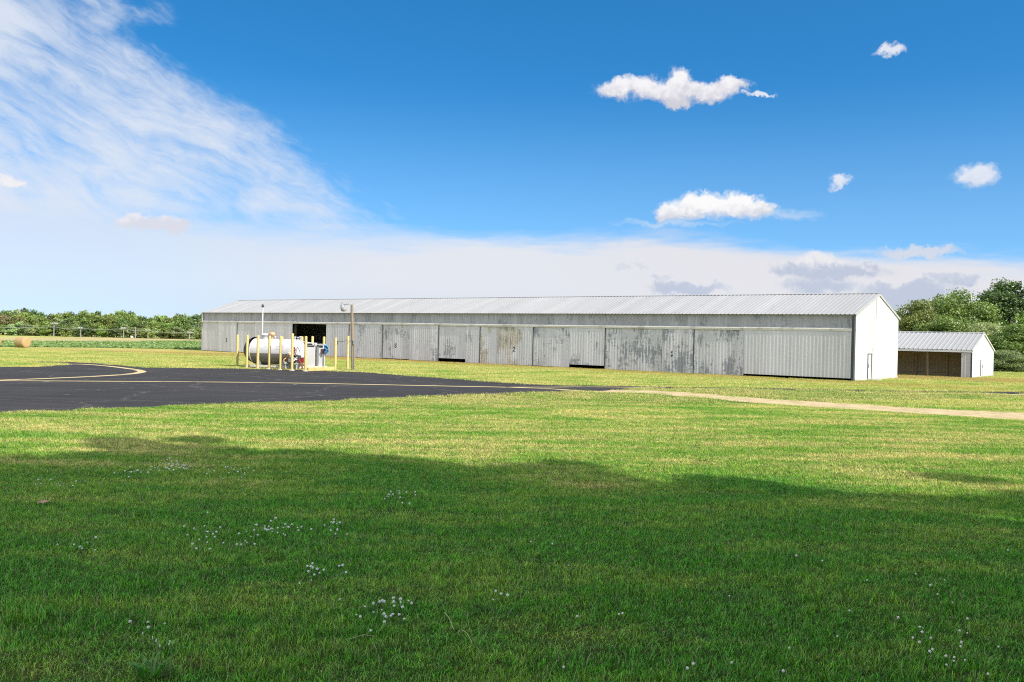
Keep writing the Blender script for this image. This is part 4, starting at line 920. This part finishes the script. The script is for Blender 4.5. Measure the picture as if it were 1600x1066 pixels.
# yellow kerb beam, chain
a, b_ = gp(478.5, 580.2), gp(523, 578.7)
hb = 0.27; d = (b_-a); KM = T(a + Vector((0.0, 0.0, 0))) @ RZ(math.atan2(d.y, d.x))
kb = MB().box((0.14, -0.09, 0), (d.length-0.14, 0.09, hb)).build('kerb_beam', MYE, None, bevel=0.02, M=KM)
tag(kb, 'long low yellow kerb beam lying in front of the fuel pumps', 'kerb beam')
def wire(p, q, sag, r, name, label, m, cat='wire', n=14):
    pts = []
    for i in range(n+1):
        s = i/n; v = Vector(p).lerp(Vector(q), s); v.z -= sag*4*s*(1-s); pts.append(v)
    return tag(MB().tube(pts, r, 5).build(name, m), label, cat)
pole_b = gp(551.5, 579.2)
wire(fb[7]+Vector((0.12,0,pst[7][1]-0.3)), fb[8]+Vector((-0.12,0,pst[8][1]-0.35)), 0.06, 0.022, 'chain', 'thin dark chain slung between the two rightmost yellow posts', MDK, 'chain')
wire(fb[8]+Vector((0.12,0,pst[8][1]-0.35)), pole_b+Vector((-0.12,0.0,2.25)), 0.03, 0.022, 'chain', 'thin dark chain from the last yellow post to the lamp pole', MDK, 'chain')
# lamp pole
ph = at_depth(549.6, 476, pole_b.y).z; lean = (at_depth(549.8, 476, pole_b.y).x - pole_b.x)/ph
MWP = simple('weathered_pole_wood', (0.24, 0.19, 0.13), 0.9, var=0.3, scale=4)
lp = thing('lamp_pole', 'weathered wooden pole with a curved arm and barn light, right of the fuel pumps', 'street lamp', T(pole_b))
m_ = MB(); m_.tube([(0, 0, 0), (lean*ph*0.5, 0, ph*0.5), (lean*ph, 0, ph)], [0.125, 0.115, 0.10], 14); m_.build('pole', MWP, lp)
la = at_depth(535.5, 478.5, pole_b.y) - pole_b
m_ = MB(); tp = Vector((lean*ph, -0.05, ph-0.12)); m_.tube([tp, tp+Vector((-0.06,-0.1,0.2)), Vector((tp.x-0.28,-0.15,la.z+0.16)), Vector((la.x+0.2,-0.15,la.z+0.14)), Vector((la.x,-0.15,la.z+0.12))], 0.035, 8); m_.build('arm', MSG, lp)
m_ = MB(); m_.lathe([(0, la.z+0.35), (0.06, la.z+0.33), (0.08, la.z+0.12), (0.17, la.z+0.08), (0.17, la.z-0.08), (0.2, la.z-0.10)][::-1], 16, M=T((la.x, -0.15, 0))); lh = m_.build('lamp_head', MSG, lp)
m_ = MB(); m_.lathe([(0.23, la.z-0.10), (0.24, la.z-0.22), (0.18, la.z-0.38), (0.06, la.z-0.42), (0, la.z-0.42)][::-1], 16, M=T((la.x+0.10, -0.15, 0))); m_.build('lamp_shade', simple('lamp_refractor', (0.36,0.35,0.34), 0.3), lp)
m_ = MB(); m_.box((0.0, -0.2, 2.0), (0.12, -0.13, 2.35)); m_.tube([(0.08, -0.15, 2.0), (0.1, -0.15, 0.05)], 0.02, 6); m_.build('conduit', MSG, lp)

# ------------------------------------------------------------------ bales
mh, t, b = mat('straw_bale'); p = t.obj()
r_ax = t.vm('LENGTH', t.vm('MULTIPLY', p, (0, 1, 1)))
sp_ = t.noise(t.vm('MULTIPLY', p, (2.0, 22, 22)), 1.0, 5, 0.75); wv_ = t.new('ShaderNodeTexNoise')
n1 = t.noise(t.comb(t.m('MULTIPLY', r_ax, 14.0), t.xyz(p)[0], 0), 1.0, 4, 0.6)
c = t.mix(t.m('ADD', t.m('MULTIPLY', sp_, 0.6), t.m('MULTIPLY', n1, 0.4)), (0.16, 0.10, 0.04), (0.60, 0.43, 0.20))
t.put(b.inputs['Base Color'], c); b.inputs['Roughness'].default_value = 0.95
bp = t.new('ShaderNodeBump'); bp.inputs['Strength'].default_value = 0.8; bp.inputs['Distance'].default_value = 0.04; t.put(bp.inputs['Height'], sp_); t.l.new(bp.outputs[0], b.inputs['Normal'])
def bale(px, base_y, diam_px, rz, label):
    g_ = gp(px, base_y); R = diam_px*g_.y/F/2; m_ = MB()
    prof = [(0, -0.80), (R*0.5, -0.80), (R*0.9, -0.78), (R*0.98, -0.7)] + [(R*(1.0-0.012*(k % 2)), -0.6+0.15*k) for k in range(9)] + [(R*0.98, 0.7), (R*0.9, 0.78), (R*0.5, 0.80), (0, 0.80)]
    m_.lathe(prof[::-1], 40, axis='X', M=T((0, 0, R*0.97)))
    v2 = []
    for v in m_.v:
        q = Vector(v); n = mnoise.noise(q*2.3 + Vector((px, 0, 0)))*0.05; rad = Vector((0, q.y, q.z-R)); 
        if rad.length > 0.01: q += rad.normalized()*n
        if q.z < 0.02: q.z = 0.0
        v2.append(tuple(q))
    m_.v = v2; o = m_.build('hay_bale', mh, None, M=T(g_) @ RZ(rz)); tag(o, label, 'hay bale', 'round hay bales at the field edge'); return o
bale(35.5, 543.2, 17.2, math.radians(-24), 'round straw bale lying at the edge of the green crop field')
bale(-11, 542, 17.0, math.radians(-24), 'round straw bale cut off by the left edge of the photo')

# ------------------------------------------------------------------ crop field
MCR = leaf_mat('crop_leaves', (0.10, 0.18, 0.04), (0.26, 0.37, 0.11), hv=0.0)
MSO = simple('crop_soil', (0.07, 0.12, 0.03), 0.95, var=0.3, scale=0.5)
CF = [(-200,542.5),(0,542.3),(150,543.4),(250,545.2),(325,547.2),(400,549.5),(400,536.5),(325,534.2),(250,533.9),(228,534.2),(200,535.6),(100,534.6),(0,534.4),(-200,534.2)]
_, CFP = sheet('field_soil', CF, 0.006, MSO)
cp = np.array(CFP); x0, x1, y0, y1 = cp[:,0].min(), cp[:,0].max(), cp[:,1].min(), cp[:,1].max()
n = 60000; px_ = rng.uniform(max(x0, -140), min(x1, -15), n); py_ = rng.uniform(y0, y1, n)
k = in_poly(px_, py_, CFP); px_, py_ = px_[k], py_[k]; n = len(px_)
V_ = np.empty((n, 4, 3)); c0 = np.stack([px_, py_, rng.uniform(0.05, 0.22, n)], 1)
nr = rng.normal(size=(n, 3))*0.5 + np.array([0, -0.25, 1]); nr /= np.linalg.norm(nr, axis=1)[:,None]; aa = np.cross(nr, rng.normal(size=(n, 3))); aa /= np.linalg.norm(aa, axis=1)[:,None]; bb = np.cross(nr, aa); L_ = rng.uniform(0.12, 0.26, n)[:,None]
V_[:,0] = c0-aa*L_; V_[:,1] = c0+bb*L_*0.7; V_[:,2] = c0+aa*L_; V_[:,3] = c0-bb*L_*0.7
me = bpy.data.meshes.new('crop'); me.from_pydata(V_.reshape(-1,3).tolist(), [], np.arange(n*4).reshape(-1,4).tolist()); at = me.attributes.new('rnd', 'FLOAT', 'POINT'); at.data.foreach_set('value', np.repeat(rng.random(n), 4)); me.materials.append(MCR)
o = bpy.data.objects.new('crop', me); COL.objects.link(o); tag(o, 'knee high dark green crop behind the straw bale', 'crop', None, 'stuff')
# straw coloured strip and bare earth beyond the crop
MST = simple('dry_field', (0.36, 0.30, 0.12), 0.95, var=0.35, scale=0.06, dirt=(0.16,0.17,0.05), dirt_amt=0.8)
sheet('dry_field_strip', [(-250,533.6),(0,533.8),(100,534.0),(200,535.0),(230,533.4),(325,533.4),(400,535.5),(400,531),(325,530.4),(210,528.4),(150,527.6),(0,527.4),(-250,527)], 0.010, MST)
# utility poles and wires
MGW = simple('grey_pole_wood', (0.27, 0.25, 0.22), 0.9, var=0.2)
ups = [(84,504,527,10,'grey T shaped utility pole, tallest of the far row, right of the straw bale'),(126,511,527.4,8,'grey utility pole second from the straw bale in the far row'),(193,511.5,527.8,7,'grey T topped utility pole left of the plain pole without a crossbar'),
       (211.5,511,527.6,0,'plain grey pole without a crossbar in the far row'),(231,514.5,527.6,7,'grey T topped utility pole right of the plain pole'),(296,518,532.5,8,'short grey T topped pole nearest the hangar\'s far end')]
tops = []
for px, ty, by, cr, lb in ups:
    g_ = gp(px, by); dd_ = min(g_.y, 236.0); g_ = Vector((g_.x*dd_/g_.y, dd_, 0)); hgt = at_depth(px, ty, g_.y).z; o = thing('utility_pole', lb, 'utility pole', T(g_), 'utility poles before the far treeline'); rr = 0.13
    MB().tube([(0,0,0),(0,0,hgt)], [rr, rr*0.75], 8).build('pole', MGW, o)
    if cr:
        hw = cr/2*g_.y/F; MB().box((-hw, -0.24, hgt-0.42), (hw, -0.13, hgt-0.24)).build('crossarm', MGW, o)
        m_ = MB()
        for s in (-0.9, -0.45, 0.45, 0.9): m_.lathe([(0.06, hgt-0.22), (0.08, hgt-0.1), (0.0, hgt-0.02)], 8, M=T((hw*s, -0.18, 0)))
        m_.build('insulator', MWH, o)
    tops.append((g_, hgt))
def up(i, f=0.72): g_, h_ = tops[i]; return g_ + Vector((0, -0.2, h_*f))
w0 = at_depth(-40, 509.5, tops[0][0].y)
MWI = simple('wire_grey', (0.35,0.36,0.36), 0.6)
for p, q, lb in ((w0, up(0), 'thin overhead wire running left from the tallest utility pole over the bale'), (up(0), up(1, 0.9), 'thin overhead wire between the first two utility poles'), (up(1, 0.9), up(2, 0.9), 'thin overhead wire over the long gap between the second and third poles'), (up(2, 0.9), up(4, 0.9), 'thin overhead wire passing the plain pole'), (up(4, 0.9), up(5, 0.9), 'thin overhead wire to the pole nearest the hangar')):
    wire(p, q, 0.35, 0.03, 'overhead_wire', lb, MWI)
g_ = at_depth(206.5, 527.6, 230); g_.z = 0; o = thing('field_marker', 'tiny white marker board beside the plain pole', 'marker', T(g_)); MB().box((-0.05,-0.05,0),(0.05,0.05,0.5)).build('stake', MGW, o); MB().box((-0.28,-0.08,0.35),(0.28,-0.055,0.85)).build('board', MWH, o)

# ------------------------------------------------------------------ clover blossoms
MCB = simple('clover_petals', (0.88, 0.87, 0.84), 0.8, var=0.12, scale=200); MCS = simple('clover_stem', (0.10, 0.18, 0.04), 0.8)
def clover(seed):
    r = random.Random(seed); m_ = MB(); lx = r.uniform(-0.02, 0.02); h_ = 0.10
    m_.tube([(0,0,0),(lx*0.5,0.005,h_*0.5),(lx,0.0,h_)], 0.0016, 5, mi=1)
    n = 60
    for i in range(n):
        z = 1-2*(i+0.5)/n; a = i*2.39996; q = math.sqrt(1-z*z); d = Vector((q*math.cos(a), q*math.sin(a), z))
        c = Vector((lx, 0, h_)) + d*0.009*(0.9+0.2*r.random()); u = d.orthogonal().normalized(); v = d.cross(u); L = 0.007*(0.8+0.4*r.random())
        m_.add([c-u*0.0026, c+u*0.0026, c+u*0.0016+d*L+Vector((0,0,0.001)), c-u*0.0016+d*L+Vector((0,0,0.001))], [(0,1,2,3)], 0); m_.add([c-v*0.0026, c+v*0.0026, c+v*0.0016+d*L, c-v*0.0016+d*L], [(0,1,2,3)], 0)
    bm = bmesh.new(); bmesh.ops.create_icosphere(bm, subdivisions=1, radius=0.0115, matrix=T((lx, 0, h_))); m_.add([tuple(v.co) for v in bm.verts], [[v.index for v in f.verts] for f in bm.faces], 0); bm.free()
    o = m_.build('clover_blossom', [MCB, MCS]); return o
protoc = [clover(i) for i in range(3)]; used = [False]*3
clusters = [((262,730),(26,6),46,'dense patch beside the small sunlit spot'),((213,741),(18,5),14,'loose patch left of the dense far patch'),((348,739),(34,6),18,'thin far row right of the dense patch'),((75,757),(28,5),9,'small group near the left edge'),((622,778),(22,8),15,'small group in the bright green upper middle'),
            ((432,832),(36,8),30,'close line across the left middle of the shade'),((335,848),(42,15),26,'wide scatter left of the close line'),((528,828),(16,9),12,'group at the right end of the close line'),((128,859),(26,6),8,'few by the left edge below the scatter'),((490,900),(30,13),16,'group above the big front patch'),((600,958),(34,18),27,'big front patch with the largest blossoms'),((780,937),(6,5),4,'tight group of four right of the big front patch'),((235,985),(30,12),4,'few stray ones in the left foreground')]
for (cx, cy), (sx, sy), n, lb in clusters:
    for k in range(n):
        px, py = random.gauss(cx, sx*0.75), random.gauss(cy, sy*0.75); g_ = gp(px, py + 4); i = random.randrange(3); s = random.uniform(0.6, 1.05)
        if used[i]: o = protoc[i].copy(); COL.objects.link(o)
        else: o = protoc[i]; used[i] = True
        o.matrix_world = T(g_) @ RZ(random.random()*6.28) @ Matrix.Diagonal((s, s, s*random.uniform(0.8, 1.15), 1))
        tag(o, 'white clover blossom of the ' + lb, 'clover', 'clover in the ' + lb)
for k in range(44):
    px, py = random.uniform(820, 1590), random.uniform(850, 1062)
    if random.random() < 0.35: px, py = random.gauss(1470, 50), random.gauss(1010, 25)
    g_ = gp(px, py + 4); o = protoc[k % 3].copy(); COL.objects.link(o); s = random.uniform(0.55, 0.9); o.matrix_world = T(g_) @ RZ(random.random()*6.28) @ Matrix.Diagonal((s, s, s, 1))
    tag(o, 'single white clover blossom scattered in the right half of the shaded foreground', 'clover', 'clover scattered over the right foreground')
# leafy weed at the bottom edge
g_ = gp(236, 1062); o = thing('weed_clump', 'leafy weed clump with thin seed stalks at the bottom left of the lawn', 'weed', T(g_))
m_ = MB()
for i in range(46):
    a = random.random()*6.283; L = random.uniform(0.09, 0.22); w_ = random.uniform(0.006, 0.014); d = Vector((math.cos(a), math.sin(a), 0)); s_ = Vector((-d.y, d.x, 0)); b0 = d*random.uniform(0, 0.09); hh = random.uniform(0.08, 0.19)
    m_.add([b0-s_*w_*0.5, b0+s_*w_*0.5, b0+d*L*0.45+s_*w_+Vector((0,0,hh*0.8)), b0+d*L*0.45-s_*w_+Vector((0,0,hh*0.8)), b0+d*L+Vector((0,0,hh))], [(0,1,2,3),(3,2,4)])
m_.build('leaf', leaf_mat('weed_leaf', (0.05,0.17,0.015), (0.10,0.27,0.04), hv=0.0), o)
for i in range(7):
    x, y = random.uniform(-0.17, 0.17), random.uniform(-0.05, 0.3); h_ = random.uniform(0.2, 0.36); m_ = MB(); m_.tube([(x,y,0),(x+0.01,y,h_*0.6),(x+random.uniform(-0.02,0.02),y,h_)], 0.002, 5); m_.build('stalk', simple('stalk_green', (0.22,0.28,0.10), 0.8) if i == 0 else bpy.data.materials['stalk_green'], o)
    tp = m_.v[-1]; m2_ = MB(); m2_.lathe([(0, h_-0.015), (0.005, h_-0.005), (0.004, h_+0.012), (0, h_+0.016)], 6, M=T((tp[0], y, 0))); m2_.build('seed_head', MCB, o)
# dry stalks, dead leaf, bare soil
MSK = simple('dry_stalk', (0.42, 0.40, 0.22), 0.8)
for (p, q, lb) in (((694,972),(709,992),'long dry grass stalk leaning over beside the big clover patch'),((721,1000),(738,1014),'second dry stalk lying below the long leaning one'),((545,1016),(588,1003),'pale bent stalk in front of the big clover patch')):
    a, b_ = gp(*p), gp(*q); a.z = 0.10; b_.z = 0.05; tag(MB().tube([a, a.lerp(b_, 0.5)+Vector((0,0,0.03)), b_], 0.0028, 5).build('dry_stalk', MSK), lb, 'grass stalk')
MSL = simple('bare_soil', (0.060, 0.042, 0.026), 0.95, var=0.35, scale=14)
for i, (c_, rx, ry) in enumerate(BARE):
    v = [(0,0,0.003)]; nn = 26
    for k in range(nn):
        a = 6.2832*k/nn; rr = 1.15+0.3*mnoise.noise(Vector((math.cos(a)*1.5+i*7, math.sin(a)*1.5, 0))); v.append((rx*rr*math.cos(a), ry*2.4*rr*math.sin(a), 0.002))
    o = MB().add(v, [(0, k+1, (k+1) % nn+1) for k in range(nn)], 0, True).build('soil_patch', MSL, None, M=T(c_)); tag(o, kind='structure')
g_ = gp(68, 791); m_ = MB(); rr = random.Random(2)
pts = [(0.11*math.cos(6.283*k/14)*(0.8+0.4*rr.random()), 0.08*math.sin(6.283*k/14)*(0.8+0.4*rr.random()), 0.05+0.05*rr.random()) for k in range(14)]
m_.add([(0,0,0.10)] + pts, [(0, k+1, (k+1) % 14+1) for k in range(14)], 0, True)
o = m_.build('dead_leaf', simple('dead_leaf_brown', (0.30,0.19,0.12), 0.85, var=0.3, scale=9), None, M=T(g_)); tag(o, 'curled brown dead leaf lying in the shaded grass near the left edge', 'dead leaf')
bpy.context.view_layer.update()
